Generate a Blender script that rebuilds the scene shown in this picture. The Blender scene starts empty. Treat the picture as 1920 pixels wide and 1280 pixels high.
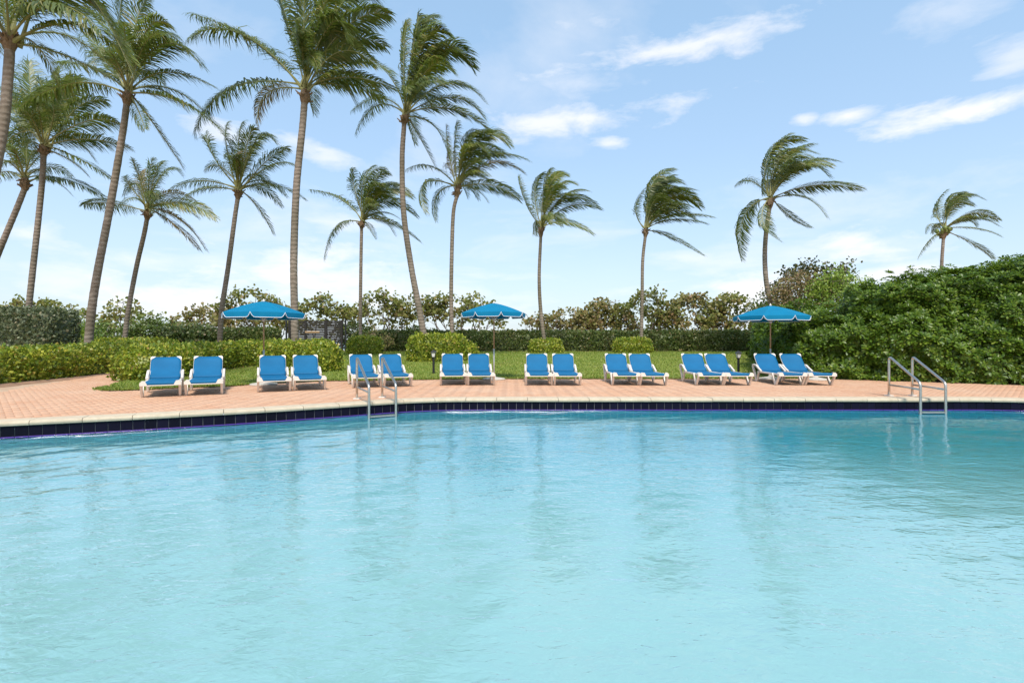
import bpy, math, random
import numpy as np
from mathutils import Vector, noise as mnoise
R = math.radians
SC = bpy.context.scene
COL = SC.collection
random.seed(7)
RNG = np.random.default_rng(11)

# ------------------------------------------------------------------ camera
CAMZ, FPX = 1.12, 1000.0
cam = bpy.data.cameras.new('camera')
cam.sensor_width = 36.0
cam.lens = FPX / 1920.0 * 36.0
cam.clip_start, cam.clip_end = 0.05, 20000
co = bpy.data.objects.new('camera', cam)
co.location = (0, 0, CAMZ)
co.rotation_euler = (R(90), 0, 0)
COL.objects.link(co)
SC.camera = co

# ------------------------------------------------------------------ light
SUN_EL, SUN_AZ = 54.0, 176.0          # azimuth clockwise from +Y (north); the sun stands behind the camera
sun = bpy.data.lights.new('sun', 'SUN')
sun.energy = 2.6
sun.angle = R(13)
sun.color = (1.0, 0.95, 0.87)
so = bpy.data.objects.new('sun', sun)
sd = Vector((math.sin(R(SUN_AZ)) * math.cos(R(SUN_EL)), math.cos(R(SUN_AZ)) * math.cos(R(SUN_EL)), math.sin(R(SUN_EL))))
so.rotation_euler = sd.to_track_quat('Z', 'Y').to_euler()
so.location = sd * 60
COL.objects.link(so)

SC.view_settings.view_transform = 'Standard'
SC.view_settings.look = 'None'
SC.view_settings.exposure = 0.80
SC.view_settings.gamma = 1
SC.view_settings.use_curve_mapping = False
SC.cycles.use_denoising = True
SC.cycles.max_bounces = 7
SC.cycles.diffuse_bounces = 3
SC.cycles.glossy_bounces = 4
SC.cycles.transmission_bounces = 6
SC.cycles.transparent_max_bounces = 12
SC.cycles.sample_clamp_indirect = 8.0
SC.cycles.caustics_reflective = False
SC.cycles.caustics_refractive = True


# ------------------------------------------------------------------ node helper
class NT:
    def __init__(s, tree):
        s.t = tree
        s.t.nodes.clear()

    def n(s, typ, ins=None, **kw):
        nd = s.t.nodes.new(typ)
        for k, v in kw.items():
            setattr(nd, k, v)
        if ins:
            for k, v in ins.items():
                if isinstance(v, bpy.types.NodeSocket):
                    s.t.links.new(v, nd.inputs[k])
                else:
                    nd.inputs[k].default_value = v
        return nd

    def m(s, op, a, b=None, c=None, clamp=False):
        ins = {0: a}
        if b is not None: ins[1] = b
        if c is not None: ins[2] = c
        nd = s.n('ShaderNodeMath', ins, operation=op)
        nd.use_clamp = clamp
        return nd.outputs[0]

    def mix(s, f, a, b, blend='MIX'):
        nd = s.t.nodes.new('ShaderNodeMix')
        nd.data_type = 'RGBA'
        nd.blend_type = blend
        for i, v in ((0, f), (6, a), (7, b)):
            if isinstance(v, bpy.types.NodeSocket):
                s.t.links.new(v, nd.inputs[i])
            else:
                nd.inputs[i].default_value = v if i == 0 else (tuple(v) + (1,))[:4]
        return nd.outputs[2]

    def ramp(s, f, stops, interp='LINEAR'):
        nd = s.n('ShaderNodeValToRGB', {0: f})
        cr = nd.color_ramp
        cr.interpolation = interp
        while len(cr.elements) < len(stops):
            cr.elements.new(0.5)
        for e, (p, c) in zip(cr.elements, stops):
            e.position = p
            e.color = (c, c, c, 1) if isinstance(c, (int, float)) else (tuple(c) + (1,))[:4]
        return nd.outputs[0]


# ------------------------------------------------------------------ sky
wd = bpy.data.worlds.new('World')
SC.world = wd
wd.use_nodes = True
w = NT(wd.node_tree)
sky = w.n('ShaderNodeTexSky', sky_type='NISHITA')
sky.sun_disc = False
sky.sun_elevation = R(SUN_EL)
sky.sun_rotation = R(SUN_AZ)
sky.altitude = 0
sky.air_density = 1.0
sky.dust_density = 0.6
sky.ozone_density = 1.3
tc = w.n('ShaderNodeTexCoord')
sep = w.n('ShaderNodeSeparateXYZ', {0: tc.outputs['Generated']})
X, Y, Z = sep.outputs
az = w.m('ARCTAN2', X, Y)
el = w.m('ARCSINE', Z)
# cloud layer seen in perspective: direction projected on a flat layer overhead
zz = w.m('MAXIMUM', w.m('ADD', Z, 0.10), 0.02)
lay = w.n('ShaderNodeCombineXYZ', {0: w.m('DIVIDE', X, zz), 1: w.m('DIVIDE', Y, zz), 2: 0.0})
n1 = w.n('ShaderNodeTexNoise', {'Vector': lay.outputs[0], 'Scale': 0.85, 'Detail': 9.0, 'Roughness': 0.58, 'Distortion': 0.35})
gen = w.ramp(n1.outputs[0], [(0.50, 0.0), (0.78, 0.6)])
# fine break-up in angle space for the single clouds
ang = w.n('ShaderNodeCombineXYZ', {0: w.m('MULTIPLY', az, 3.2), 1: w.m('MULTIPLY', el, 9.0), 2: 1.7})
n2 = w.n('ShaderNodeTexNoise', {'Vector': ang.outputs[0], 'Scale': 2.6, 'Detail': 10.0, 'Roughness': 0.62, 'Distortion': 0.25})
n2v = w.m('MULTIPLY', w.m('SUBTRACT', n2.outputs[0], 0.5), 3.4)


def cloud(px, py, rx, ry, amp, tilt=0.0):
    a0 = math.atan((px - 960) / FPX)
    e0 = math.atan((640 - py) / math.hypot(FPX, px - 960))
    k = math.cos(a0) ** 2
    sx, sy = rx / FPX * k, ry / FPX * math.cos(a0)
    da = w.m('SUBTRACT', az, a0)
    de = w.m('SUBTRACT', w.m('SUBTRACT', el, e0), w.m('MULTIPLY', da, tilt))
    d = w.m('SQRT', w.m('ADD', w.m('POWER', w.m('DIVIDE', da, sx), 2.0), w.m('POWER', w.m('DIVIDE', de, sy), 2.0)))
    v = w.m('ADD', w.m('SUBTRACT', 1.0, d), n2v)
    return w.m('MULTIPLY', w.m('SMOOTH_MIN', w.m('MAXIMUM', v, 0.0), 1.0, 0.3), amp)


CL = [(1270, 90, 280, 26, .72, .06), (1085, 222, 250, 28, .74, .04), (1090, 160, 130, 30, .34, 0), (1060, 45, 100, 26, .38, 0),
      (1790, 212, 210, 28, .85, .02), (1590, 217, 55, 16, .8, 0), (1508, 223, 28, 11, .6, 0), (1140, 268, 40, 13, .65, 0),
      (1900, 105, 70, 34, .5, 0), (1620, 462, 140, 46, .9, 0), (1410, 545, 110, 46, 1, 0), (1690, 508, 110, 22, .75, 0),
      (1300, 485, 90, 16, .45, -.1), (560, 520, 300, 60, .9, 0), (330, 560, 240, 60, .9, 0), (600, 280, 80, 22, .6, -.12),
      (420, 255, 80, 26, .6, 0), (60, 440, 110, 30, .62, 0), (610, 415, 130, 22, .5, 0), (290, 490, 150, 26, .5, 0),
      (760, 545, 240, 60, .5, 0), (1780, 20, 130, 40, .3, 0), (120, 530, 160, 40, .5, 0)]
tot = gen
for c in CL:
    tot = w.m('MAXIMUM', tot, cloud(*c))
tot = w.m('MINIMUM', tot, 1.0)
# thin bright veil near the horizon, all the way round
ael = w.m('ABSOLUTE', el)
veil = w.ramp(ael, [(0.0, 0.85), (0.12, 0.70), (0.32, 0.55), (0.9, 0.45)])
veilc = w.ramp(ael, [(0.0, (.64, .73, .81)), (0.10, (.60, .735, .865)), (0.25, (.525, .725, .94)), (.5, (.47, .73, 1.0))])
veilc = w.mix(1.0, veilc, (5.4, 5.4, 5.4), 'MULTIPLY')
base = w.mix(veil, sky.outputs[0], veilc)
cc = w.mix(tot, base, (5.5, 5.4, 5.45))
bg = w.n('ShaderNodeBackground', {0: cc, 1: 0.12})
w.n('ShaderNodeOutputWorld', {0: bg.outputs[0]})


# ------------------------------------------------------------------ helpers
def W(x, y, D):
    """a point D metres in front of the camera that the photograph shows at (x, y)"""
    return Vector(((x - 960) / FPX * D, D, CAMZ - (y - 640) / FPX * D))


def sstep(t):
    t = np.clip(t, 0, 1)
    return t * t * (3 - 2 * t)


def zt(x, y):
    return float(0.46 * sstep((y - 16.0) / 17.0))


def mesh_np(name, verts, faces, mat, parent=None, smooth=False):
    me = bpy.data.meshes.new(name)
    verts = np.asarray(verts, dtype=np.float32).reshape(-1, 3)
    if isinstance(faces, np.ndarray):
        k = faces.shape[1]
        nf = len(faces)
        me.vertices.add(len(verts))
        me.vertices.foreach_set('co', verts.ravel())
        me.loops.add(nf * k)
        me.loops.foreach_set('vertex_index', faces.astype(np.int32).ravel())
        me.polygons.add(nf)
        me.polygons.foreach_set('loop_start', np.arange(0, nf * k, k, dtype=np.int32))
        me.update(calc_edges=True)
    else:
        me.from_pydata(verts.tolist(), [], faces)
        me.update()
    if smooth:
        me.polygons.foreach_set('use_smooth', np.ones(len(me.polygons), dtype=bool))
    if mat is not None:
        for m_ in (mat if isinstance(mat, (list, tuple)) else [mat]):
            me.materials.append(m_)
    o = bpy.data.objects.new(name, me)
    COL.objects.link(o)
    if parent is not None:
        o.parent = parent
    return o


def tag(o, label=None, cat=None, group=None, kind=None):
    for k, v in (('label', label), ('category', cat), ('group', group), ('kind', kind)):
        if v is not None:
            o[k] = v
    return o


def empty(name, loc=(0, 0, 0), rz=0.0):
    o = bpy.data.objects.new(name, None)
    o.location = loc
    o.rotation_euler = (0, 0, rz)
    o.empty_display_size = 0.2
    COL.objects.link(o)
    return o


def copy_tree(o, parent=None):
    c = o.copy()
    COL.objects.link(c)
    c.parent = parent
    for ch in list(o.children):
        copy_tree(ch, c)
    return c


class MB:
    """collects shapes for one mesh"""
    def __init__(s):
        s.v, s.f = [], []

    def add(s, vs, fs):
        b = len(s.v)
        s.v += [tuple(p) for p in vs]
        s.f += [tuple(i + b for i in f) for f in fs]

    def box(s, x0, x1, y0, y1, z0, z1, b=0.0):
        if b <= 0:
            vs = [(x, y, z) for z in (z0, z1) for y in (y0, y1) for x in (x0, x1)]
            s.add(vs, [(0, 2, 3, 1), (4, 5, 7, 6), (0, 1, 5, 4), (2, 6, 7, 3), (0, 4, 6, 2), (1, 3, 7, 5)])
        else:
            r = [(x0 + b, y0), (x1 - b, y0), (x1, y0 + b), (x1, y1 - b), (x1 - b, y1), (x0 + b, y1), (x0, y1 - b), (x0, y0 + b)]
            cx, cy = (x0 + x1) / 2, (y0 + y1) / 2
            ins = lambda p: (p[0] + (b if p[0] < cx else -b), p[1] + (b if p[1] < cy else -b))
            vs = [(p[0], p[1], z0) for p in r] + [(p[0], p[1], z1 - b) for p in r] + [ins(p) + (z1,) for p in r]
            fs = [tuple(range(7, -1, -1)), tuple(range(16, 24))]
            for k in range(2):
                for i in range(8):
                    j = (i + 1) % 8
                    fs.append((k * 8 + i, k * 8 + j, k * 8 + 8 + j, k * 8 + 8 + i))
            s.add(vs, fs)

    def tube(s, pts, rad, n=10, cap=True, up=None):
        pts = [Vector(p) for p in pts]
        rs = rad if isinstance(rad, (list, tuple, np.ndarray)) else [rad] * len(pts)
        rings = []
        prev = None
        for i, p in enumerate(pts):
            t = (pts[min(i + 1, len(pts) - 1)] - pts[max(i - 1, 0)]).normalized()
            if prev is None:
                a = Vector((0, 0, 1)) if abs(t.z) < .9 else Vector((1, 0, 0))
                u = (a - t * a.dot(t)).normalized()
            else:
                u = (prev - t * prev.dot(t)).normalized()
            prev = u
            v = t.cross(u)
            rings.append([p + (u * math.cos(2 * math.pi * k / n) + v * math.sin(2 * math.pi * k / n)) * rs[i] for k in range(n)])
        vs = [q for r in rings for q in r]
        fs = []
        for i in range(len(rings) - 1):
            for k in range(n):
                k2 = (k + 1) % n
                fs.append((i * n + k, i * n + k2, (i + 1) * n + k2, (i + 1) * n + k))
        if cap:
            fs.append(tuple(range(n - 1, -1, -1)))
            fs.append(tuple((len(rings) - 1) * n + k for k in range(n)))
        s.add(vs, fs)

    def lathe(s, prof, n=20, c=(0, 0, 0)):
        vs = []
        for r, z in prof:
            vs += [(c[0] + r * math.cos(2 * math.pi * k / n), c[1] + r * math.sin(2 * math.pi * k / n), c[2] + z) for k in range(n)]
        fs = []
        for i in range(len(prof) - 1):
            for k in range(n):
                k2 = (k + 1) % n
                fs.append((i * n + k, i * n + k2, (i + 1) * n + k2, (i + 1) * n + k))
        fs.append(tuple(range(n - 1, -1, -1)))
        fs.append(tuple((len(prof) - 1) * n + k for k in range(n)))
        s.add(vs, fs)

    def ribbon(s, path, x0, x1, th, b=0.006):
        """flat bar following a path in the y-z plane, th thick in plane, from x0 to x1"""
        path = [Vector((0, p[0], p[1])) for p in path]
        n = len(path)
        ths = th if isinstance(th, (list, tuple)) else [th] * n
        vs = []
        for i, p in enumerate(path):
            d1 = (path[i] - path[i - 1]).normalized() if i else (path[1] - path[0]).normalized()
            d2 = (path[i + 1] - path[i]).normalized() if i < n - 1 else d1
            t = (d1 + d2).normalized()
            k = 1 / max(.45, t.dot(d1))
            nn = Vector((0, -t.z, t.y)) * (ths[i] / 2 * k)
            q = b * k
            nb = nn.normalized() * q
            vs += [Vector((x0 + b, 0, 0)) + p + nn, Vector((x1 - b, 0, 0)) + p + nn, Vector((x1, 0, 0)) + p + nn - nb, Vector((x1, 0, 0)) + p - nn + nb,
                   Vector((x1 - b, 0, 0)) + p - nn, Vector((x0 + b, 0, 0)) + p - nn, Vector((x0, 0, 0)) + p - nn + nb, Vector((x0, 0, 0)) + p + nn - nb]
        fs = []
        for i in range(n - 1):
            for k in range(8):
                k2 = (k + 1) % 8
                fs.append((i * 8 + k, i * 8 + k2, i * 8 + 8 + k2, i * 8 + 8 + k))
        fs.append(tuple(range(7, -1, -1)))
        fs.append(tuple((n - 1) * 8 + k for k in range(8)))
        s.add(vs, fs)

    def build(s, name, mat, parent=None, smooth=False):
        return mesh_np(name, s.v, s.f, mat, parent, smooth)


def crom(pts, per=8):
    P = [np.array(p, float) for p in pts]
    P = [2 * P[0] - P[1]] + P + [2 * P[-1] - P[-2]]
    out = []
    for i in range(1, len(P) - 2):
        for k in range(per):
            t = k / per
            a, b, c, d = P[i - 1], P[i], P[i + 1], P[i + 2]
            out.append(.5 * (2 * b + (c - a) * t + (2 * a - 5 * b + 4 * c - d) * t * t + (-a + 3 * b - 3 * c + d) * t ** 3))
    out.append(P[-2])
    return np.array(out)


def resample(pts, step):
    pts = np.asarray(pts, float)
    seg = np.linalg.norm(np.diff(pts, axis=0), axis=1)
    L = np.concatenate([[0], np.cumsum(seg)])
    n = max(1, int(round(L[-1] / step)))
    q = np.linspace(0, L[-1], n + 1)
    return np.stack([np.interp(q, L, pts[:, k]) for k in range(pts.shape[1])], axis=1)


def in_poly(px, py, poly):
    px, py = np.asarray(px, float), np.asarray(py, float)
    r = np.zeros(px.shape, bool)
    n = len(poly)
    for i in range(n):
        x1, y1 = poly[i]
        x2, y2 = poly[(i + 1) % n]
        if y1 == y2:
            continue
        c = ((y1 > py) != (y2 > py)) & (px < (x2 - x1) * (py - y1) / (y2 - y1) + x1)
        r ^= c
    return r


def offset_poly(poly, d):
    """offset a counter-clockwise closed outline outward by d"""
    P = np.asarray(poly, float)
    t1 = P - np.roll(P, 1, 0)
    t2 = np.roll(P, -1, 0) - P
    t1 /= np.linalg.norm(t1, axis=1)[:, None]
    t2 /= np.linalg.norm(t2, axis=1)[:, None]
    t = t1 + t2
    t /= np.linalg.norm(t, axis=1)[:, None]
    nrm = np.stack([t[:, 1], -t[:, 0]], 1)
    return P + nrm * d


# ------------------------------------------------------------------ materials
def mat(name):
    m_ = bpy.data.materials.new(name)
    m_.use_nodes = True
    return m_, NT(m_.node_tree)


def principled(name, col, rough=0.5, metal=0.0, spec=0.5, var=0.0, scale=30.0, bump=0.0, bscale=200.0, coord='Object'):
    m_, t = mat(name)
    tcx = t.n('ShaderNodeTexCoord')
    c = None
    if var > 0:
        nz = t.n('ShaderNodeTexNoise', {'Vector': tcx.outputs[coord], 'Scale': scale, 'Detail': 6.0, 'Roughness': 0.6})
        f = t.ramp(nz.outputs[0], [(0.25, 0.0), (0.75, 1.0)])
        dk = tuple(x * (1 - var) for x in col)
        lt = tuple(min(1, x * (1 + var * .6)) for x in col)
        c = t.mix(f, dk, lt)
    ins = {'Base Color': c if c is not None else col + (1,), 'Roughness': rough, 'Metallic': metal, 'Specular IOR Level': spec}
    if bump > 0:
        nb = t.n('ShaderNodeTexNoise', {'Vector': tcx.outputs[coord], 'Scale': bscale, 'Detail': 5.0})
        ins['Normal'] = t.n('ShaderNodeBump', {'Strength': bump, 'Distance': 0.01, 'Height': nb.outputs[0]}).outputs[0]
    b = t.n('ShaderNodeBsdfPrincipled', ins)
    t.n('ShaderNodeOutputMaterial', {0: b.outputs[0]})
    return m_


def leaf_mat(name, stops, rough=0.42, trans=0.25, patch=None, spec=0.4, pscale=1.2):
    """colour differs from leaf to leaf; patch = (colour, amount) of a second tone in clumps"""
    m_, t = mat(name)
    geo = t.n('ShaderNodeNewGeometry')
    c = t.ramp(geo.outputs['Random Per Island'], stops)
    if patch:
        nz = t.n('ShaderNodeTexNoise', {'Vector': geo.outputs['Position'], 'Scale': pscale, 'Detail': 3.0, 'Roughness': 0.6})
        f = t.ramp(nz.outputs[0], [(0.46, 0.0), (0.66, patch[1])])
        c = t.mix(f, c, patch[0])
    p = t.n('ShaderNodeBsdfPrincipled', {'Base Color': c, 'Roughness': rough, 'Specular IOR Level': spec})
    tr = t.n('ShaderNodeBsdfTranslucent', {0: t.mix(0.35, c, (0.35, 0.5, 0.05))})
    mx = t.n('ShaderNodeMixShader', {0: trans, 1: p.outputs[0], 2: tr.outputs[0]})
    t.n('ShaderNodeOutputMaterial', {0: mx.outputs[0]})
    return m_


M = {}
M['white_plastic'] = principled('white_plastic', (0.72, 0.65, 0.565), 0.42, var=.08, scale=14)
M['blue_sling'] = None
M['steel'] = principled('brushed_steel', (0.60, 0.54, 0.47), 0.33, metal=1.0, var=.15, scale=20)
M['black_metal'] = principled('black_paint', (0.018, 0.017, 0.018), 0.45)
M['dark_wood'] = principled('dark_stained_wood', (0.022, 0.016, 0.013), 0.6, var=.4, scale=12)
M['tan_wood'] = principled('tan_wood', (0.42, 0.27, 0.15), 0.55, var=.25, scale=30)
M['pole_metal'] = principled('pole_metal', (0.55, 0.52, 0.47), 0.4, metal=.25)
M['concrete'] = principled('pale_concrete', (0.55, 0.50, 0.43), 0.85, var=.2, scale=14, bump=.2)
M['grey_concrete'] = principled('grey_concrete', (0.33, 0.30, 0.27), 0.85, var=.25, scale=14, bump=.2)
M['frosted'] = principled('frosted_glass', (0.75, 0.70, 0.66), 0.3)
M['white_trim'] = principled('white_binding', (0.85, 0.85, 0.86), 0.7)
M['plaster'] = None
M['coconut'] = principled('coconut_husk', (0.16, 0.20, 0.04), 0.45, var=.3, scale=8)
M['fibre'] = principled('palm_fibre', (0.20, 0.13, 0.07), 0.9, var=.5, scale=24, bump=.6, bscale=60)
M['branch'] = principled('grey_branch', (0.15, 0.12, 0.09), 0.85, var=.3, scale=18)
M['mulch'] = principled('brown_mulch', (0.34, 0.20, 0.125), 0.95, var=.6, scale=16, bump=.8, bscale=40, coord='Generated')
M['sand_joint'] = principled('paving_sand', (0.54, 0.35, 0.24), 0.95, var=.25, scale=5)

# woven blue sling
m_, t = mat('blue_sling')
tcx = t.n('ShaderNodeTexCoord')
oi = t.n('ShaderNodeObjectInfo')
nz = t.n('ShaderNodeTexNoise', {'Vector': tcx.outputs['Object'], 'Scale': 3.0, 'Detail': 4.0})
c = t.mix(t.ramp(nz.outputs[0], [(.3, 0), (.75, 1)]), (0.005, 0.105, 0.235), (0.007, 0.130, 0.285))
c = t.mix(t.m('MULTIPLY', oi.outputs['Random'], .35), c, (0.012, 0.130, 0.25))
wv = t.n('ShaderNodeTexWave', {'Vector': tcx.outputs['Object'], 'Scale': 90.0, 'Distortion': .4})
wv.bands_direction = 'X'
bp = t.n('ShaderNodeBump', {'Strength': .25, 'Distance': .002, 'Height': wv.outputs[0]})
b = t.n('ShaderNodeBsdfPrincipled', {'Base Color': c, 'Roughness': .6, 'Specular IOR Level': .2, 'Normal': bp.outputs[0]})
t.n('ShaderNodeOutputMaterial', {0: b.outputs[0]})
M['blue_sling'] = m_

# umbrella cloth, a little light comes through
m_, t = mat('umbrella_cloth')
tcx = t.n('ShaderNodeTexCoord')
nz = t.n('ShaderNodeTexNoise', {'Vector': tcx.outputs['Object'], 'Scale': 2.5, 'Detail': 5.0})
c = t.mix(t.ramp(nz.outputs[0], [(.3, 0), (.75, 1)]), (0.002, 0.175, 0.325), (0.004, 0.215, 0.385))
p = t.n('ShaderNodeBsdfPrincipled', {'Base Color': c, 'Roughness': .75, 'Specular IOR Level': .2})
tr = t.n('ShaderNodeBsdfTranslucent', {0: c})
mx = t.n('ShaderNodeMixShader', {0: .16, 1: p.outputs[0], 2: tr.outputs[0]})
t.n('ShaderNodeOutputMaterial', {0: mx.outputs[0]})
M['cloth'] = m_

# brick pavers: tone differs from brick to brick, worn pale patches
m_, t = mat('brick_paver')
geo = t.n('ShaderNodeNewGeometry')
oi = t.n('ShaderNodeObjectInfo')
rv = t.m('FRACT', t.m('ADD', geo.outputs['Random Per Island'], oi.outputs['Random']))
c = t.ramp(rv, [(0, (.54, .285, .165)), (.3, (.57, .315, .19)), (.6, (.59, .34, .205)), (.85, (.61, .365, .225)), (1, (.55, .29, .17))])
nz = t.n('ShaderNodeTexNoise', {'Vector': geo.outputs['Position'], 'Scale': .55, 'Detail': 6.0, 'Roughness': .65})
c = t.mix(t.ramp(nz.outputs[0], [(.42, 0), (.68, .6)]), c, (.63, .42, .285))
nz2 = t.n('ShaderNodeTexNoise', {'Vector': geo.outputs['Position'], 'Scale': 60.0, 'Detail': 4.0})
c = t.mix(t.ramp(nz2.outputs[0], [(.3, .25), (.6, 0)]), c, (.42, .26, .18))
bp = t.n('ShaderNodeBump', {'Strength': .3, 'Distance': .004, 'Height': nz2.outputs[0]})
b = t.n('ShaderNodeBsdfPrincipled', {'Base Color': c, 'Roughness': .85, 'Specular IOR Level': .3, 'Normal': bp.outputs[0]})
t.n('ShaderNodeOutputMaterial', {0: b.outputs[0]})
M['brick'] = m_

# coping stone with streaks
m_, t = mat('coping_stone')
geo = t.n('ShaderNodeNewGeometry')
oi = t.n('ShaderNodeObjectInfo')
nz = t.n('ShaderNodeTexNoise', {'Vector': geo.outputs['Position'], 'Scale': 7.0, 'Detail': 7.0, 'Roughness': .65})
c = t.mix(t.ramp(nz.outputs[0], [(.3, 0), (.7, 1)]), (.48, .385, .26), (.64, .535, .385))
c = t.mix(t.m('MULTIPLY', oi.outputs['Random'], .3), c, (.48, .40, .30))
b = t.n('ShaderNodeBsdfPrincipled', {'Base Color': c, 'Roughness': .8, 'Specular IOR Level': .3,
        'Normal': t.n('ShaderNodeBump', {'Strength': .3, 'Distance': .005, 'Height': nz.outputs[0]}).outputs[0]})
t.n('ShaderNodeOutputMaterial', {0: b.outputs[0]})
M['coping'] = m_

# navy glazed tile
m_, t = mat('navy_tile')
oi = t.n('ShaderNodeObjectInfo')
c = t.ramp(oi.outputs['Random'], [(0, (.004, .004, .009)), (.5, (.006, .005, .014)), (1, (.008, .007, .020))])
b = t.n('ShaderNodeBsdfPrincipled', {'Base Color': c, 'Roughness': .28, 'Specular IOR Level': .10})
t.n('ShaderNodeOutputMaterial', {0: b.outputs[0]})
M['tile'] = m_
M['purple'] = principled('purple_glaze', (.075, .035, .24), .15)
M['grout'] = principled('grey_grout', (.22, .22, .23), .9)
M['plaster'] = principled('pool_plaster', (.84, .90, .90), .7, var=.06, scale=.9)

# trunk bark: ring scars up the stem
m_, t = mat('palm_bark')
geo = t.n('ShaderNodeNewGeometry')
wv = t.n('ShaderNodeTexWave', {'Vector': geo.outputs['Position'], 'Scale': 2.1, 'Distortion': 5.0, 'Detail': 4.0, 'Detail Scale': 1.6})
wv.bands_direction = 'Z'
nz = t.n('ShaderNodeTexNoise', {'Vector': geo.outputs['Position'], 'Scale': 5.0, 'Detail': 7.0, 'Roughness': .7})
c = t.mix(t.ramp(nz.outputs[0], [(.3, 0), (.7, 1)]), (.17, .13, .098), (.33, .27, .215))
c = t.mix(t.ramp(wv.outputs[0], [(.0, .30), (.35, 0)]), c, (.13, .10, .075))
nz3 = t.n('ShaderNodeTexNoise', {'Vector': geo.outputs['Position'], 'Scale': .8, 'Detail': 3.0})
c = t.mix(t.ramp(nz3.outputs[0], [(.42, 0), (.66, .75)]), c, (.15, .125, .085))
b = t.n('ShaderNodeBsdfPrincipled', {'Base Color': c, 'Roughness': .9, 'Specular IOR Level': .2,
        'Normal': t.n('ShaderNodeBump', {'Strength': .6, 'Distance': .02, 'Height': wv.outputs[0]}).outputs[0]})
t.n('ShaderNodeOutputMaterial', {0: b.outputs[0]})
M['bark'] = m_

M['frond'] = leaf_mat('palm_leaflet', [(0, (0.058, 0.087, 0.020)), (.4, (0.092, 0.126, 0.027)), (.8, (0.142, 0.167, 0.039)), (1, (0.234, 0.200, 0.060))], .38, .28)
M['frond_yellow'] = leaf_mat('palm_leaflet_yellow', [(0, (0.088, 0.128, 0.021)), (.4, (0.139, 0.179, 0.029)), (.8, (0.215, 0.220, 0.041)), (1, (0.330, 0.243, 0.069))], .38, .30)
M['frond_dry'] = leaf_mat('palm_leaflet_dry', [(0, (0.120, 0.102, 0.042)), (.5, (0.204, 0.156, 0.072)), (1, (0.300, 0.204, 0.096))], .6, .2)
M['rachis'] = principled('palm_rachis', (.24, .23, .08), .45, var=.3, scale=4)
M['hedge_gold'] = leaf_mat('golden_hedge_leaf', [(0, (0.085, 0.148, 0.017)), (.25, (0.182, 0.255, 0.022)), (.6, (0.338, 0.375, 0.037)), (.9, (0.506, 0.482, 0.060)), (1, (0.422, 0.255, 0.072))], .4, .28,
                           ((.11, .155, .025), .55), pscale=2.0)
M['hedge_dark'] = leaf_mat('dark_hedge_leaf', [(0, (0.049, 0.081, 0.020)), (.5, (0.101, 0.139, 0.032)), (.85, (0.168, 0.193, 0.053)), (1, (0.290, 0.203, 0.101))], .45, .2,
                           ((.07, .065, .03), .5))
M['hedge_silver'] = leaf_mat('grey_green_hedge_leaf', [(0, (0.054, 0.078, 0.036)), (.5, (0.108, 0.134, 0.067)), (.9, (0.217, 0.239, 0.140)), (1, (0.264, 0.211, 0.126))], .5, .18)
M['bush'] = leaf_mat('glossy_shrub_leaf', [(0, (0.042, 0.087, 0.009)), (.4, (0.080, 0.149, 0.011)), (.8, (0.141, 0.220, 0.018)), (1, (0.225, 0.276, 0.041))], .38, .25,
                     ((.06, .115, .010), .6), spec=.35)
M['grape'] = leaf_mat('sea_grape_leaf', [(0, (.12, .14, .03)), (.4, (.19, .20, .045)), (.75, (.27, .24, .065)), (1, (.26, .17, .07))], .45, .3,
                      ((.16, .19, .045), .6))
M['grape_brown'] = leaf_mat('dry_sea_grape_leaf', [(0, (.15, .155, .04)), (.4, (.24, .21, .065)), (.75, (.28, .195, .08)), (1, (.26, .14, .07))], .5, .3,
                            ((.20, .20, .055), .6))
M['wild_green'] = leaf_mat('wild_green_leaf', [(0, (0.090, 0.134, 0.032)), (.5, (0.154, 0.216, 0.047)), (1, (0.270, 0.306, 0.082))], .45, .25, ((.12, .15, .03), .5))
M['lime'] = leaf_mat('lime_green_leaf', [(0, (0.120, 0.204, 0.024)), (.5, (0.204, 0.300, 0.036)), (1, (0.312, 0.372, 0.060))], .42, .3)
M['dark_tree'] = leaf_mat('dark_tree_leaf', [(0, (0.052, 0.058, 0.023)), (.5, (0.091, 0.091, 0.039)), (1, (0.156, 0.130, 0.058))], .45, .2)
M['russet'] = leaf_mat('russet_twig', [(0, (0.169, 0.104, 0.052)), (.5, (0.247, 0.156, 0.072)), (1, (0.208, 0.208, 0.065))], .6, .2)

# lawn
m_, t = mat('lawn_grass')
geo = t.n('ShaderNodeNewGeometry')
a1 = t.n('ShaderNodeTexNoise', {'Vector': geo.outputs['Position'], 'Scale': .7, 'Detail': 5.0, 'Roughness': .6})
a2 = t.n('ShaderNodeTexNoise', {'Vector': geo.outputs['Position'], 'Scale': 28.0, 'Detail': 5.0, 'Roughness': .7})
c = t.mix(t.ramp(a1.outputs[0], [(.35, 0), (.68, 1)]), (.17, .22, .03), (.29, .31, .055))
c = t.mix(t.ramp(a2.outputs[0], [(.35, .6), (.6, 0)]), c, (.08, .12, .022))
b = t.n('ShaderNodeBsdfPrincipled', {'Base Color': c, 'Roughness': .9, 'Specular IOR Level': .15,
        'Normal': t.n('ShaderNodeBump', {'Strength': .8, 'Distance': .03, 'Height': a2.outputs[0]}).outputs[0]})
t.n('ShaderNodeOutputMaterial', {0: b.outputs[0]})
M['lawn'] = m_
M['blade'] = leaf_mat('grass_blade', [(0, (0.115, 0.184, 0.023)), (.5, (0.192, 0.267, 0.037)), (.9, (0.309, 0.333, 0.059)), (1, (0.501, 0.384, 0.151))], .5, .3, ((.17, .19, .04), .6), pscale=.7)

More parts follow.
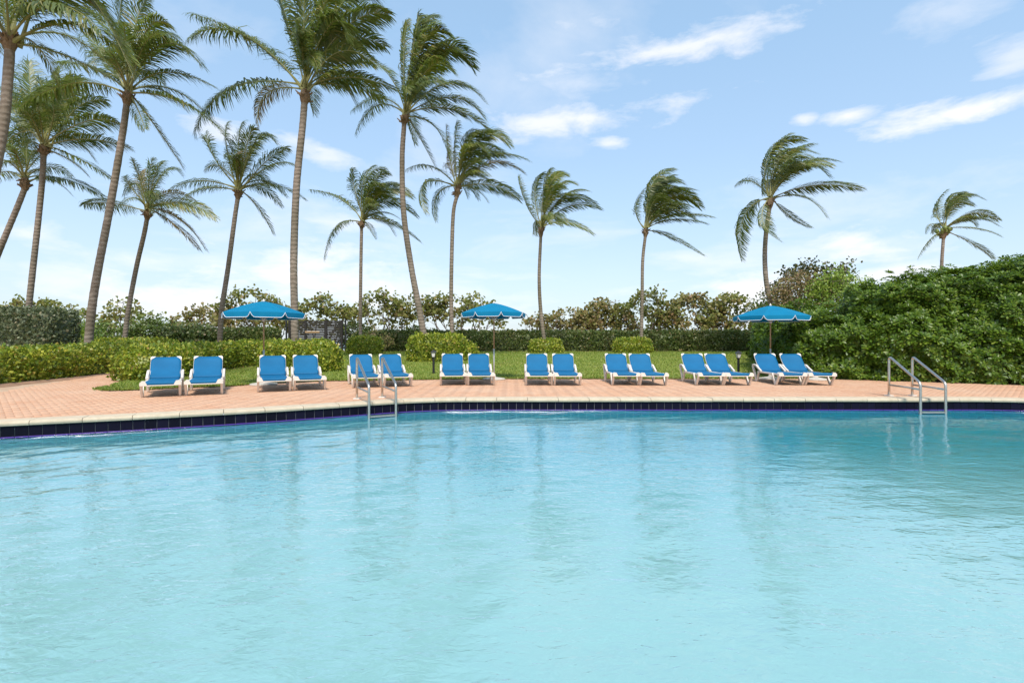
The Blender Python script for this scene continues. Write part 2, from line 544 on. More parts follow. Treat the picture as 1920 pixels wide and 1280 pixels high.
# sandy ground
m_, t = mat('sandy_ground')
geo = t.n('ShaderNodeNewGeometry')
a1 = t.n('ShaderNodeTexNoise', {'Vector': geo.outputs['Position'], 'Scale': 1.1, 'Detail': 8.0, 'Roughness': .65})
c = t.ramp(a1.outputs[0], [(.3, (.40, .27, .18)), (.55, (.52, .37, .26)), (.75, (.58, .45, .33))])
b = t.n('ShaderNodeBsdfPrincipled', {'Base Color': c, 'Roughness': .95, 'Specular IOR Level': .1})
t.n('ShaderNodeOutputMaterial', {0: b.outputs[0]})
M['sand'] = m_

# pool water: see-through sheet with Fresnel mirror
m_, t = mat('pool_water')
geo = t.n('ShaderNodeNewGeometry')
mp = t.n('ShaderNodeMapping', {'Vector': geo.outputs['Position'], 'Scale': (1.0, 1.7, 1.0), 'Rotation': (0, 0, R(9))})
a1 = t.n('ShaderNodeTexNoise', {'Vector': mp.outputs[0], 'Scale': 12.0, 'Detail': 2.0, 'Roughness': .5, 'Distortion': .9})
a2 = t.n('ShaderNodeTexNoise', {'Vector': mp.outputs[0], 'Scale': 3.6, 'Detail': 2.0, 'Roughness': .5, 'Distortion': .5})
hgt = t.m('ADD', t.m('MULTIPLY', a1.outputs[0], .40), t.m('MULTIPLY', a2.outputs[0], .8))
bp = t.n('ShaderNodeBump', {'Strength': 1.0, 'Distance': .0062, 'Height': hgt})
bp3 = t.n('ShaderNodeBump', {'Strength': 1.0, 'Distance': .024, 'Height': hgt})
fr = t.n('ShaderNodeFresnel', {'IOR': 1.85, 'Normal': bp3.outputs[0]})
tr = t.n('ShaderNodeBsdfRefraction', {0: (1, 1, 1, 1), 'Roughness': 0.0, 'IOR': 1.33, 'Normal': bp.outputs[0]})
gl = t.n('ShaderNodeBsdfGlossy', {0: (1, 1, 1, 1), 'Roughness': .0, 'Normal': bp.outputs[0]})
# water body colour: grazing light path painted in, pale near, blue green far side
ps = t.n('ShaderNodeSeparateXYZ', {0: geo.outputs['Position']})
far_f = t.n('ShaderNodeMapRange', {0: ps.outputs[1], 1: 2.6, 2: 8.2}, interpolation_type='SMOOTHSTEP')
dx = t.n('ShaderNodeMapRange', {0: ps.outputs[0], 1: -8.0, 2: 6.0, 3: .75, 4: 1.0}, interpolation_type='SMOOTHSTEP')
bc = t.mix(t.m('MULTIPLY', far_f.outputs[0], dx.outputs[0]), (.305, .565, .555), (.012, .315, .405))
bp2 = t.n('ShaderNodeBump', {'Strength': 1.0, 'Distance': .009, 'Height': hgt})
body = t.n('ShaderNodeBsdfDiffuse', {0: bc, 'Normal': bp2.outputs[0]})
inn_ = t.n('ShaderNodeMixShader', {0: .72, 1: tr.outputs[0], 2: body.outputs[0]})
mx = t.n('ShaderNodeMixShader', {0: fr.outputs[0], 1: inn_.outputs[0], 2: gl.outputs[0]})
ab = t.n('ShaderNodeVolumeAbsorption', {0: (.28, .905, .94, 1), 'Density': .36})
t.n('ShaderNodeOutputMaterial', {0: mx.outputs[0], 1: ab.outputs[0]})
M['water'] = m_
M['sea'] = principled('sea_water', (.05, .20, .26), .25)

# ------------------------------------------------------------------ pool outline (counter-clockwise), water level
WZ = -0.23
FLOOR = -2.7
far_left = crom([(-10.4, 6.0), (-7.08, 7.38), (-4.75, 8.47), (-3.06, 9.47), (-2.15, 10.05), (-1.35, 10.33), (-0.5, 10.40)], 10)
outline = [(-11.2, 1.2), (13.0, 1.2), (13.6, 5.0), (12.6, 7.6), (11.0, 9.3), (10.25, 10.05), (9.7, 10.33), (9.1, 10.40)]
outline += [tuple(p) for p in far_left[::-1]] + [(-12.0, 5.0), (-12.4, 3.0)]
PO = np.array(outline)
OUT_COP = offset_poly(PO, 0.32)
OUT_HOLE = offset_poly(PO, 0.26)

# ------------------------------------------------------------------ ground sheet with the pool cut out
gx = np.unique(np.concatenate([np.arange(-15, 15.01, .2), np.array([-6000, -1500, -400, -150, -80, -50, -35, -25, -20, 20, 25, 35, 50, 80, 150, 400, 1500, 6000])]))
gy = np.unique(np.concatenate([np.arange(-.2, 12.01, .2), np.arange(13, 46, 1.0), np.array([-2000, -300, -60, -20, -6, -2, 50, 56, 62, 70, 90])]))
GX, GY = np.meshgrid(gx, gy, indexing='ij')
GZ = 0.46 * sstep((GY - 16) / 17) - 0.035
GZ -= 2.6 * sstep((GY - 44) / 20)
vid = np.arange(GX.size).reshape(GX.shape)
inside = in_poly(GX.ravel(), GY.ravel(), OUT_HOLE).reshape(GX.shape)
q = np.stack([vid[:-1, :-1], vid[1:, :-1], vid[1:, 1:], vid[:-1, 1:]], -1)
dele = inside[:-1, :-1] & inside[1:, :-1] & inside[1:, 1:] & inside[:-1, 1:]
ground = mesh_np('ground', np.stack([GX, GY, GZ], -1), q[~dele].reshape(-1, 4), M['sand'], smooth=True)
tag(ground, kind='structure')
sea = mesh_np('sea', [(-9000, 58, -1.6), (9000, 58, -1.6), (9000, 9000, -1.6), (-9000, 9000, -1.6)], [(0, 1, 2, 3)], M['sea'])
tag(sea, kind='structure')

# ------------------------------------------------------------------ pool: basin, coping stones, waterline tiles
mb = MB()
n = len(PO)
vs = [(p[0], p[1], FLOOR) for p in PO] + [(p[0], p[1], -0.235) for p in PO]
mb.add(vs, [(i, i + n, (i + 1) % n + n, (i + 1) % n) for i in range(n)])
pool = mb.build('swimming_pool', M['plaster'])
tag(pool, kind='structure')
# floor, shallow by the near left side and deep towards the far right
fx, fy = np.meshgrid(np.arange(-13, 14.3, .3), np.arange(.9, 11.0, .3), indexing='ij')
fz = -(.98 + 1.35 * sstep((fx + 1.5) / 11) * sstep((fy - 2.2) / 7.0) + .25 * sstep((fy - 3) / 6)) + WZ
vid = np.arange(fx.size).reshape(fx.shape)
okf = in_poly(fx.ravel(), fy.ravel(), offset_poly(PO, .45)).reshape(fx.shape)
q = np.stack([vid[:-1, :-1], vid[1:, :-1], vid[1:, 1:], vid[:-1, 1:]], -1)
kf = okf[:-1, :-1] & okf[1:, :-1] & okf[1:, 1:] & okf[:-1, 1:]
mesh_np('pool_floor', np.stack([fx, fy, fz], -1), q[kf].reshape(-1, 4), M['plaster'], pool, smooth=True)
# grout band behind the tiles
GRB = offset_poly(PO, 0.006)
mb = MB()
mb.add([(p[0], p[1], -0.30) for p in GRB] + [(p[0], p[1], -0.055) for p in GRB], [(i, i + n, (i + 1) % n + n, (i + 1) % n) for i in range(n)])
mb.build('grout_band', M['grout'], pool)

# outline as a polyline in view: from the right corner round the far side to the left
i0 = 2
loop = np.array([tuple(p) for p in PO[i0:]])
vis = resample(loop, 0.02)


def along(step, start=0.0):
    seg = np.linalg.norm(np.diff(vis, axis=0), axis=1)
    L = np.concatenate([[0], np.cumsum(seg)])
    s = np.arange(start, L[-1] - step, step)
    f = lambda q_: np.stack([np.interp(q_, L, vis[:, k]) for k in (0, 1)], -1)
    return s, f


def nrm2(a, b):
    d = (b - a) / np.linalg.norm(b - a)
    return np.array([d[1], -d[0]])          # outward for the counter-clockwise outline


# coping stones 0.6 m long
s, f = along(0.6)
for k, s0 in enumerate(s):
    ss = np.linspace(s0 + .004, s0 + .596, 5)
    P = f(ss)
    T = f(ss + .01) - f(ss - .01)
    T /= np.linalg.norm(T, axis=1)[:, None]
    N = np.stack([T[:, 1], -T[:, 0]], 1)
    zj = random.uniform(-.002, .002)
    prof = [(.32, -.05), (.32, .006), (.305, .012), (0.0, .012), (-.03, .004), (-.042, -.02), (-.036, -.048), (-.02, -.056), (.0, -.056)]
    vs, fs = [], []
    for p, nn in zip(P, N):
        for d, z in prof:
            vs.append((p[0] + nn[0] * d, p[1] + nn[1] * d, z + zj))
    m = len(prof)
    for i in range(4):
        for j in range(m - 1):
            fs.append((i * m + j, i * m + j + 1, (i + 1) * m + j + 1, (i + 1) * m + j))
    fs += [tuple(range(m - 1, -1, -1)), tuple(4 * m + j for j in range(m))]
    mesh_np('coping_stone', vs, fs, M['coping'], pool)
# square navy tiles, one row
s, f = along(0.152)
tmesh = None
for k, s0 in enumerate(s):
    a, b = f(s0 + .003), f(s0 + .149)
    if a[0] < -9.5 or a[1] < 6.2:
        continue
    nn = nrm2(a, b)
    if tmesh is None:
        mb = MB()
        mb.box(-.0718, .0718, -.006, .004, -.073, .073, 0)
        o = mb.build('waterline_tile', M['tile'], pool)
        tmesh = o.data
    else:
        o = bpy.data.objects.new('waterline_tile', tmesh)
        COL.objects.link(o)
        o.parent = pool
    c0 = (a + b) / 2
    o.location = (c0[0], c0[1], -0.132)
    o.rotation_euler = (random.uniform(-.006, .006), 0, math.atan2(b[1] - a[1], b[0] - a[0]) + math.pi)
# purple rounded trim under the tiles
mb = MB()
for k, s0 in enumerate(s):
    P = f(np.array([s0 + .003, s0 + .076, s0 + .149]))
    if P[0][0] < -9.5 or P[0][1] < 6.2:
        continue
    nn = nrm2(P[0], P[2])
    mb.tube([(p[0] - nn[0] * .004, p[1] - nn[1] * .004, -.217) for p in P], .012, 8)
tag(mb.build('trim_tiles', M['purple'], pool), kind='stuff')

# water: real waves of a few millimetres
wx = np.arange(-12.4, 13.8, .06)
wy = np.arange(1.1, 10.75, .045)
WX, WY = np.meshgrid(wx, wy, indexing='ij')
H = np.zeros_like(WX)
for k in range(46):
    lam = 10 ** RNG.uniform(math.log10(.20), math.log10(1.3))
    th = R(-62) + RNG.normal(0, R(34))
    kk = 2 * math.pi / lam
    amp = .0032 * lam ** 1.0 * RNG.uniform(.5, 1.2) * .36
    H += amp * np.sin(kk * (WX * math.cos(th) + WY * math.sin(th)) + RNG.uniform(0, 6.28))
H *= .75 + .45 * np.sin(WX * .45 + 1.0) * np.sin(WY * .6 + .4)
ok = in_poly(WX.ravel(), WY.ravel(), offset_poly(PO, .10)).reshape(WX.shape)
vid = np.arange(WX.size).reshape(WX.shape)
q = np.stack([vid[:-1, :-1], vid[1:, :-1], vid[1:, 1:], vid[:-1, 1:]], -1)
keep = ok[:-1, :-1] & ok[1:, :-1] & ok[1:, 1:] & ok[:-1, 1:]
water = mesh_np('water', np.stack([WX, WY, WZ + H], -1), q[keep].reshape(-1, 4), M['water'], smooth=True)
tag(water, kind='structure')

# ------------------------------------------------------------------ lawn
LAWN_FRONT = [(-9.80, 12.95), (-9.66, 12.45), (-9.15, 12.10), (-8.5, 12.30), (-7.98, 12.87), (-7.1, 13.2), (-6.7, 14.0), (-6.2, 14.4), (-5.1, 15.1), (-3.9, 15.15),
              (-2.5, 15.6), (-.95, 15.85), (2, 15.9), (4.8, 15.9), (7.4, 16.0), (9.5, 16.0)]
LAWN = np.concatenate([crom(LAWN_FRONT, 6), np.array([(15.5, 20), (17, 33.6), (-26, 33.6), (-26, 25.5), (-13.0, 25.0), (-11.7, 20), (-11.2, 16.0), (-10.6, 14.2)])])
bb = MB()
lx = np.arange(-26, 17.01, .25)
ly = np.arange(12, 33.8, .25)
# outline polygon with its own fill: triangulated by rows
from mathutils.geometry import delaunay_2d_cdt
bd = resample(np.vstack([LAWN, LAWN[:1]]), .12)[:-1]
bd = bd + RNG.normal(0, .018, bd.shape)
LX, LY = np.meshgrid(np.arange(-26, 17, .6), np.arange(12, 33.6, .6), indexing='ij')
inn = in_poly(LX.ravel(), LY.ravel(), bd)
pts = [Vector(p) for p in bd] + [Vector((x, y)) for x, y, k in zip(LX.ravel(), LY.ravel(), inn) if k]
nb = len(bd)
ov, oe, of, *_ = delaunay_2d_cdt(pts, [], [tuple(range(nb))], 1, 1e-5)
lv = [(v.x, v.y, zt(v.x, v.y) + .022) for v in ov]
lawn = mesh_np('lawn', lv, [tuple(f_) for f_ in of], M['lawn'], smooth=True)
tag(lawn, kind='structure')


def leaf_quads(C, A, B, Lw, fold=.18):
    """diamond leaves: base C, axis A (length in it), side B (half width in it)"""
    n_ = len(C)
    up = np.cross(A, B)
    up /= np.maximum(np.linalg.norm(up, axis=1), 1e-9)[:, None]
    hw = np.linalg.norm(B, axis=1)[:, None]
    v = np.stack([C, C + A * .5 + B + up * hw * fold, C + A, C + A * .5 - B + up * hw * fold], 1).reshape(-1, 3)
    i = np.arange(n_)[:, None] * 4
    f_ = np.concatenate([i + np.array([[0, 1, 2]]), i + np.array([[0, 2, 3]])], 1).reshape(-1, 3)
    return v, f_


# short blades all over the lawn, thick along its front edge
N = 110000
bx = RNG.uniform(-13, 15, N)
u = RNG.uniform(0, 1, N) ** 1.7
by = 12 + u * 21.4
k = in_poly(bx, by, LAWN)
bx, by = bx[k], by[k]
ed = resample(crom(LAWN_FRONT, 6), .004)
ed = ed + RNG.normal(0, .05, ed.shape)
bx, by = np.concatenate([bx, ed[:, 0]]), np.concatenate([by, ed[:, 1]])
hb = RNG.uniform(.02, .05, len(bx)) * (1 + .02 * by)
wb = hb * RNG.uniform(.22, .4, len(bx))
az_ = RNG.uniform(0, 6.28, len(bx))
lean = RNG.normal(0, .45, (len(bx), 2)) * hb[:, None]
bz = .46 * sstep((by - 16) / 17) + .018
c0 = np.stack([bx, by, bz], 1)
sd_ = np.stack([np.cos(az_) * wb, np.sin(az_) * wb, 0 * wb], 1)
tp = c0 + np.stack([lean[:, 0], lean[:, 1], hb], 1)
v = np.stack([c0 - sd_, c0 + sd_, tp], 1).reshape(-1, 3)
gr = mesh_np('grass', v, np.arange(len(v)).reshape(-1, 3), M['blade'])
tag(gr, 'short green lawn grass between the loungers and the dark back hedge', 'grass', kind='stuff')

# ------------------------------------------------------------------ brick paving, herringbone
PATIO = np.array([(16.5, 9.0), (16.5, 16.4)] + [tuple(p) for p in crom(LAWN_FRONT, 6)[::-1]] +
                 [(-10.6, 14.2), (-11.2, 16.0), (-11.7, 20), (-12.6, 24.4), (-15.6, 24.4), (-14.5, 19.9), (-12.75, 15.3), (-12.0, 13.3), (-11.3, 11.8), (-11.0, 9.0), (-13.5, 5.5),
                  (-12.5, 3.0), (-4, 6), (0, 8), (8, 9)])
bw, bl = .10, .20
cells = []
ca, sa = math.cos(R(45)), math.sin(R(45))
for i in range(-260, 261):
    for j in range(-130, 131):
        # herringbone unit: horizontal brick and vertical brick
        for ori in (0, 1):
            if ori == 0:
                cx_, cy_ = (i + 2 * 2 * j) * bw + bw, i * bw + bw * .5
            else:
                cx_, cy_ = (i + 2 * 2 * j) * bw - bw * .5 + 0, i * bw + 0
                cx_ = (i + 4 * j) * bw - bw * .5
                cy_ = i * bw + bw
            x_ = cx_ * ca - cy_ * sa
            y_ = cx_ * sa + cy_ * ca
            cells.append((x_, y_ + 12, ori))
cells = np.array(cells)
k = (cells[:, 0] > -16) & (cells[:, 0] < 17) & (cells[:, 1] > 3) & (cells[:, 1] < 24.5)
cells = cells[k]
k = in_poly(cells[:, 0], cells[:, 1], PATIO) & ~in_poly(cells[:, 0], cells[:, 1], offset_poly(PO, .40))
cells = cells[k]
# pixels each brick covers decides which are built singly
dist = cells[:, 1]
vx = cells[:, 0] / np.maximum(dist, .1)
score = np.where(np.abs(vx) < .97, 1 / dist ** 3, 0)
order = np.argsort(-score)
paving = empty('paving')
tag(paving, kind='structure')
bm_ = None
hl, hw_ = bl / 2 - .0022, bw / 2 - .0022
e = .003
bv = np.array([(-hl, -hw_, -.03), (hl, -hw_, -.03), (hl, hw_, -.03), (-hl, hw_, -.03), (-hl, -hw_, -e), (hl, -hw_, -e), (hl, hw_, -e), (-hl, hw_, -e),
               (-hl + e, -hw_ + e, 0), (hl - e, -hw_ + e, 0), (hl - e, hw_ - e, 0), (-hl + e, hw_ - e, 0)])
bf = np.array([(0, 1, 5, 4), (1, 2, 6, 5), (2, 3, 7, 6), (3, 0, 4, 7), (4, 5, 9, 8), (5, 6, 10, 9), (6, 7, 11, 10), (7, 4, 8, 11), (8, 9, 10, 11)])
for r_ in order[:300]:
    x_, y_, ori = cells[r_]
    if bm_ is None:
        o = mesh_np('paving_brick', bv, bf, M['brick'], paving)
        bm_ = o.data
    else:
        o = bpy.data.objects.new('paving_brick', bm_)
        COL.objects.link(o)
        o.parent = paving
    o.location = (x_, y_, random.uniform(-.002, .002))
    o.rotation_euler = (random.uniform(-.008, .008), random.uniform(-.008, .008), R(45) + ori * R(90))
rest = cells[order[300:]]
th = R(45) + rest[:, 2] * R(90)
ct, st = np.cos(th)[:, None], np.sin(th)[:, None]
tilt = RNG.normal(0, .006, (len(rest), 2))
x_ = bv[None, :, 0] * ct - bv[None, :, 1] * st + rest[:, 0:1]
y_ = bv[None, :, 0] * st + bv[None, :, 1] * ct + rest[:, 1:2]
z_ = bv[None, :, 2] + RNG.uniform(-.002, .002, (len(rest), 1)) + bv[None, :, 0] * tilt[:, :1] + bv[None, :, 1] * tilt[:, 1:]
z_ = z_ + .46 * sstep((y_ - 16) / 17)
F = (bf[None] + (np.arange(len(rest)) * 12)[:, None, None]).reshape(-1, 4)
o = mesh_np('paving_bricks', np.stack([x_, y_, z_], -1).reshape(-1, 3), F, M['brick'], paving)
tag(o, kind='stuff')
# soldier course beside the coping
s, f = along(0.104)
mb = MB()
for s0 in s:
    a, b = f(s0 + .002), f(s0 + .102)
    nn = nrm2(a, b)
    mid = (a + b) / 2
    if mid[1] < 4.5:
        continue
    d = (b - a) / np.linalg.norm(b - a)
    p0, p1 = mid + nn * .325, mid + nn * .475
    q_ = [p0 - d * .048, p0 + d * .048, p1 + d * .052, p1 - d * .052]
    zj = random.uniform(-.002, .002) + .002
    mb.add([(p[0], p[1], -.03) for p in q_] + [(p[0], p[1], zj) for p in q_], [(0, 1, 5, 4), (1, 2, 6, 5), (2, 3, 7, 6), (3, 0, 4, 7), (4, 5, 6, 7)])
tag(mb.build('border_bricks', M['brick'], paving), kind='stuff')


# ------------------------------------------------------------------ foliage machinery
def sweep_core(path, hw, h, step=.22, npro=15, ex=.42, lump=.05, lsc=1.6, seed=0.0, rear=1.0):
    """rounded hedge body along a path; hw and h may vary along it"""
    path = np.asarray(path, float)
    L0 = np.concatenate([[0], np.cumsum(np.linalg.norm(np.diff(path[:, :2], axis=0), axis=1))])
    HW = np.full(len(path), hw) if np.isscalar(hw) else np.asarray(hw, float)
    HH = np.full(len(path), h) if np.isscalar(h) else np.asarray(h, float)
    hwm = float(HW.mean())
    ns = max(4, int(L0[-1] / step))
    ss = np.linspace(0, L0[-1], ns)
    re = np.linspace(0, 1, 7)[:-1]
    st_ = [(-hwm * (1 - r) * .75, np.sqrt(max(0, 1 - (1 - r) ** 2.6))) for r in re]
    stations = [(0 + a, max(.02, b)) for a, b in st_] + [(s_, 1.0) for s_ in ss] + [(L0[-1] - a, max(.02, b)) for a, b in st_[::-1]]
    sm = crom(path[:, :2], 6)
    sL = np.concatenate([[0], np.cumsum(np.linalg.norm(np.diff(sm, axis=0), axis=1))])
    sL *= L0[-1] / sL[-1]
    V = []
    for s_, k_ in stations:
        sc_ = min(max(s_, 0), L0[-1])
        p = np.array([np.interp(sc_, sL, sm[:, 0]), np.interp(sc_, sL, sm[:, 1])])
        q1 = np.array([np.interp(max(sc_ - .15, 0), sL, sm[:, 0]), np.interp(max(sc_ - .15, 0), sL, sm[:, 1])])
        q2 = np.array([np.interp(min(sc_ + .15, L0[-1]), sL, sm[:, 0]), np.interp(min(sc_ + .15, L0[-1]), sL, sm[:, 1])])
        T = (q2 - q1) / np.linalg.norm(q2 - q1)
        p = p + T * (s_ - sc_)
        Nn = np.array([-T[1], T[0]])
        w_ = np.interp(sc_, L0, HW) * k_
        h_ = np.interp(sc_, L0, HH) * (k_ ** .35)
        for a in np.linspace(0, math.pi, npro):
            cx_, sz_ = math.cos(a), math.sin(a)
            ox = w_ * math.copysign(abs(cx_) ** ex, cx_)
            oz = h_ * abs(sz_) ** ex
            x_, y_ = p + Nn * ox
            z_ = oz + zt(p[0], p[1])
            nv = Vector((x_ * lsc + seed, y_ * lsc, z_ * lsc))
            dv = mnoise.noise_vector(nv) * lump * min(1, oz * 4)
            V.append((x_ + dv.x, y_ + dv.y, z_ + dv.z))
    V = np.array(V)
    ns = len(stations)
    i = np.arange(ns - 1)[:, None]
    j = np.arange(npro - 1)[None]
    F = np.stack([i * npro + j, (i + 1) * npro + j, (i + 1) * npro + j + 1, i * npro + j + 1], -1).reshape(-1, 4)
    return V, F


def sample_faces(V, F, dens):
    a, b, c, d = (V[F[:, k]] for k in range(4))
    n1_ = np.cross(b - a, c - a)
    n2_ = np.cross(c - a, d - a)
    nn = n1_ + n2_
    ar = np.linalg.norm(nn, axis=1) / 2
    nn = nn / np.maximum(np.linalg.norm(nn, axis=1), 1e-9)[:, None]
    tot_ = ar.sum()
    n_ = int(tot_ * dens)
    idx = RNG.choice(len(F), n_, p=ar / tot_)
    u_, v_ = RNG.uniform(0, 1, (n_, 1)), RNG.uniform(0, 1, (n_, 1))
    P = (a[idx] * (1 - u_) + b[idx] * u_) * (1 - v_) + (d[idx] * (1 - u_) + c[idx] * u_) * v_
    return P, nn[idx]


def orient_out(V, F):
    """faces of a swept body point outward"""
    cen = V.mean(0)
    a, b, c, d = (V[F[:, k]] for k in range(4))
    nn = np.cross(b - a, c - a) + np.cross(c - a, d - a)
    top = nn[:, 2][np.argmax(((a + c) / 2)[:, 2])]
    return F if top > 0 else F[:, ::-1]


def unit(a):
    return a / np.maximum(np.linalg.norm(a, axis=1), 1e-9)[:, None]


def leaf_cloud(P, Nn, size, jit=.06, upb=.35, aspect=.42, spread=.8):
    n_ = len(P)
    C = P + Nn * RNG.normal(0, jit, (n_, 1))
    A = unit(Nn * .7 + RNG.normal(0, spread, (n_, 3)) + np.array([0, 0, upb]))
    B = unit(np.cross(A, RNG.normal(0, 1, (n_, 3)) + Nn * 1.2))
    ln = size * RNG.uniform(.65, 1.35, (n_, 1))
    return leaf_quads(C, A * ln, B * ln * aspect, None)


def hedge(name, label, cat, path, hw, h, material, dens, size, group=None, jit=.05, lump=.05, ex=.42, seed=0.0, lsc=1.6, stray=.06):
    V, F = sweep_core(path, hw, h, ex=ex, lump=lump, seed=seed, lsc=lsc)
    F = orient_out(V, F)
    root = empty(name, (path[0][0], path[0][1], zt(*path[0][:2])))
    tag(root, label, cat, group)
    off = np.array(root.location)
    cen = V.copy()
    # inner mass of leaves and twigs a little inside the leaf surface
    a, b, c, d = (V[F[:, k]] for k in range(4))
    nn = unit(np.cross(b - a, c - a) + np.cross(c - a, d - a))
    vn = np.zeros_like(V)
    for k in range(4):
        np.add.at(vn, F[:, k], nn)
    vn = unit(vn)
    mesh_np('inner_foliage', V - vn * .085 - off, F, material, root, smooth=True)
    P, Nn = sample_faces(V, F, dens)
    lv_, lf_ = leaf_cloud(P, Nn, size, jit)
    k2 = RNG.choice(len(P), int(len(P) * stray))
    sv, sf = leaf_cloud(P[k2] + Nn[k2] * RNG.uniform(.02, .13, (len(k2), 1)), Nn[k2], size * 1.1, .02)
    v_ = np.vstack([lv_, sv])
    f_ = np.vstack([lf_, sf + len(lv_)])
    mesh_np('foliage', v_ - off, f_, material, root)
    return root


def mulch(path, w_):
    P = resample(crom(np.array([p[:2] for p in path]), 6), .3)
    T = np.gradient(P, axis=0)
    T /= np.linalg.norm(T, axis=1)[:, None]
    Nn = np.stack([-T[:, 1], T[:, 0]], 1)
    ww = w_ + RNG.uniform(-.08, .08, (len(P), 2))
    vs_ = []
    for p, nn, a in zip(P, Nn, ww):
        for k_, z_ in ((a[0], -.06), (a[0] * .8, .03), (0, .05), (-a[1] * .8, .03), (-a[1], -.06)):
            q_ = p + nn * k_
            vs_.append((q_[0], q_[1], zt(q_[0], q_[1]) + z_ + random.uniform(-.008, .008)))
    fs_ = [(5 * i + j_, 5 * i + j_ + 1, 5 * i + j_ + 6, 5 * i + j_ + 5) for i in range(len(P) - 1) for j_ in range(4)]
    o = mesh_np('mulch_bed', vs_, fs_, M['mulch'])
    tag(o, kind='structure')


# trimmed golden hedges on the left
H1 = [(-12.6, 8.5), (-13.9, 13.2), (-14.3, 16.5), (-15.1, 19.5), (-16.6, 23.5)]
hedge('hedge', 'long golden green clipped hedge along the far side of the brick path', 'hedge', H1, .75, .85, M['hedge_gold'], 620, .085, 'golden clipped hedges', lump=.17, seed=1)
mulch(H1, 1.15)
H2 = [(-10.75, 15.6), (-11.25, 18.0), (-11.3, 20.5), (-10.6, 23.0), (-8.6, 24.2)]
hedge('hedge', 'golden green clipped hedge curving behind the leftmost pair of loungers', 'hedge', H2, .72, .88, M['hedge_gold'], 620, .085, 'golden clipped hedges', lump=.14, seed=5)
mulch(H2, .95)
H3 = [(-8.9, 20.2), (-7.7, 19.7), (-6.75, 19.2)]
hedge('hedge', 'short golden green hedge behind the loungers under the left umbrella', 'hedge', H3, .62, .95, M['hedge_gold'], 620, .085, 'golden clipped hedges', lump=.07, seed=9)
mulch(H3, .75)
H4 = [(-21.5, 24.5), (-19.0, 25.2), (-16.8, 26.0)]
hedge('hedge', 'low far golden hedge beside the foot of the thick leaning palm trunk', 'hedge', H4, .6, .88, M['hedge_gold'], 420, .10, 'golden clipped hedges', lump=.08, seed=13)
# tall grey green hedge at the left edge
H5 = [(-24.5, 20.5), (-21.0, 20.6), (-17.95, 20.8)]
hedge('hedge', 'tall grey green clipped hedge block at the left edge of the picture', 'hedge', H5, .9, 2.22, M['hedge_silver'], 420, .10, lump=.07, ex=.2, seed=17)
# round clipped shrubs on the lawn
for (xp, yb, D, wpx, hpx, lab, sd0) in [
        (678, 661, 29.0, 62, 27, 'low golden shrub between the black slat screen and the slender middle palm', 21),
        (816, 681, 23.7, 112, 49, 'largest round golden shrub, behind the lamp post and below two palms', 25),
        (872, 672, 25.2, 40, 26, 'small loose golden shrub growing against the largest round shrub', 27),
        (1025, 663, 30.5, 60, 24, 'small golden shrub around the foot of a leaning palm', 29),
        (1192, 663, 30.5, 70, 26, 'box shaped golden shrub at the foot of a straight palm', 33)]:
    c0 = W(xp, yb, D)
    wd_ = wpx / FPX * D / 2
    hh = hpx / FPX * D + c0.z - zt(c0.x, D)
    hwid = min(wd_ * .8, .85)
    lx_ = max(.12, wd_ - hwid * .75)
    hedge('clipped_shrub', lab, 'shrub', [(c0.x - lx_, D + hwid), (c0.x, D + hwid), (c0.x + lx_, D + hwid)], hwid, hh, M['hedge_gold'], 520, .095, 'round shrubs on the lawn', lump=.07, seed=sd0)
# dark clipped hedges at the back
H6 = [(-9.6, 34.2), (-3, 34.2), (5, 34.2), (11, 34.2), (16, 34.2)]
hedge('hedge', 'long dark green clipped hedge along the back of the lawn', 'hedge', H6, .7, 1.22, M['hedge_dark'], 330, .125, 'dark clipped hedges', lump=.12, seed=37, ex=.33)
mulch([(-9.6, 33.6), (0, 33.6), (16, 33.6)], .35)
H7 = [(-21.5, 33.0), (-18.0, 33.4), (-15.2, 33.6)]
hedge('hedge', 'dark green hedge left of the black slat screen', 'hedge', H7, .7, 1.38, M['hedge_dark'], 330, .125, 'dark clipped hedges', lump=.14, seed=41)

# ------------------------------------------------------------------ the big glossy shrub on the right
def rosettes(P, Nn, size, nleaf=9):
    n_ = len(P)
    ax = unit(Nn + np.array([0, 0, .55]) + RNG.normal(0, .28, (n_, 3)))
    t1 = unit(np.cross(ax, RNG.normal(0, 1, (n_, 3))))
    t2 = np.cross(ax, t1)
    VV, FF = [], []
    sz = size * RNG.uniform(.65, 1.25, (n_, 1))
    for k_ in range(nleaf):
        a = k_ * 2.399 + RNG.normal(0, .2, (n_, 1))
        el_ = np.clip(.35 + .5 * (k_ / nleaf) + RNG.normal(0, .12, (n_, 1)), 0, 1.3)
        rad = t1 * np.cos(a) + t2 * np.sin(a)
        A = rad * np.cos(el_) + ax * np.sin(el_)
        B = np.cross(ax, rad)
        ln = sz * (1.05 - .35 * k_ / nleaf)
        up = np.cross(A, B)
        up = unit(up) * np.sign((up * ax).sum(1, keepdims=True) + 1e-9)
        C = P + A * .02
        hw2 = ln * .21
        # obovate: widest near the tip
        v_ = np.stack([C, C + A * ln * .62 + B * hw2 - up * ln * .02, C + A * ln * .95 + B * hw2 * .5 - up * ln * .10, C + A * ln * .95 - B * hw2 * .5 - up * ln * .10,
                       C + A * ln * .62 - B * hw2 - up * ln * .02, C + A * ln * .6 - up * ln * .055], 1)
        b0 = (np.arange(n_) * 6)[:, None, None]
        f_ = np.array([(0, 1, 5), (0, 5, 4), (5, 1, 2), (5, 3, 4), (5, 2, 3)])[None] + b0
        FF.append(f_.reshape(-1, 3) + sum(len(x_) for x_ in VV))
        VV.append(v_.reshape(-1, 3))
    return np.vstack(VV), np.vstack(FF)


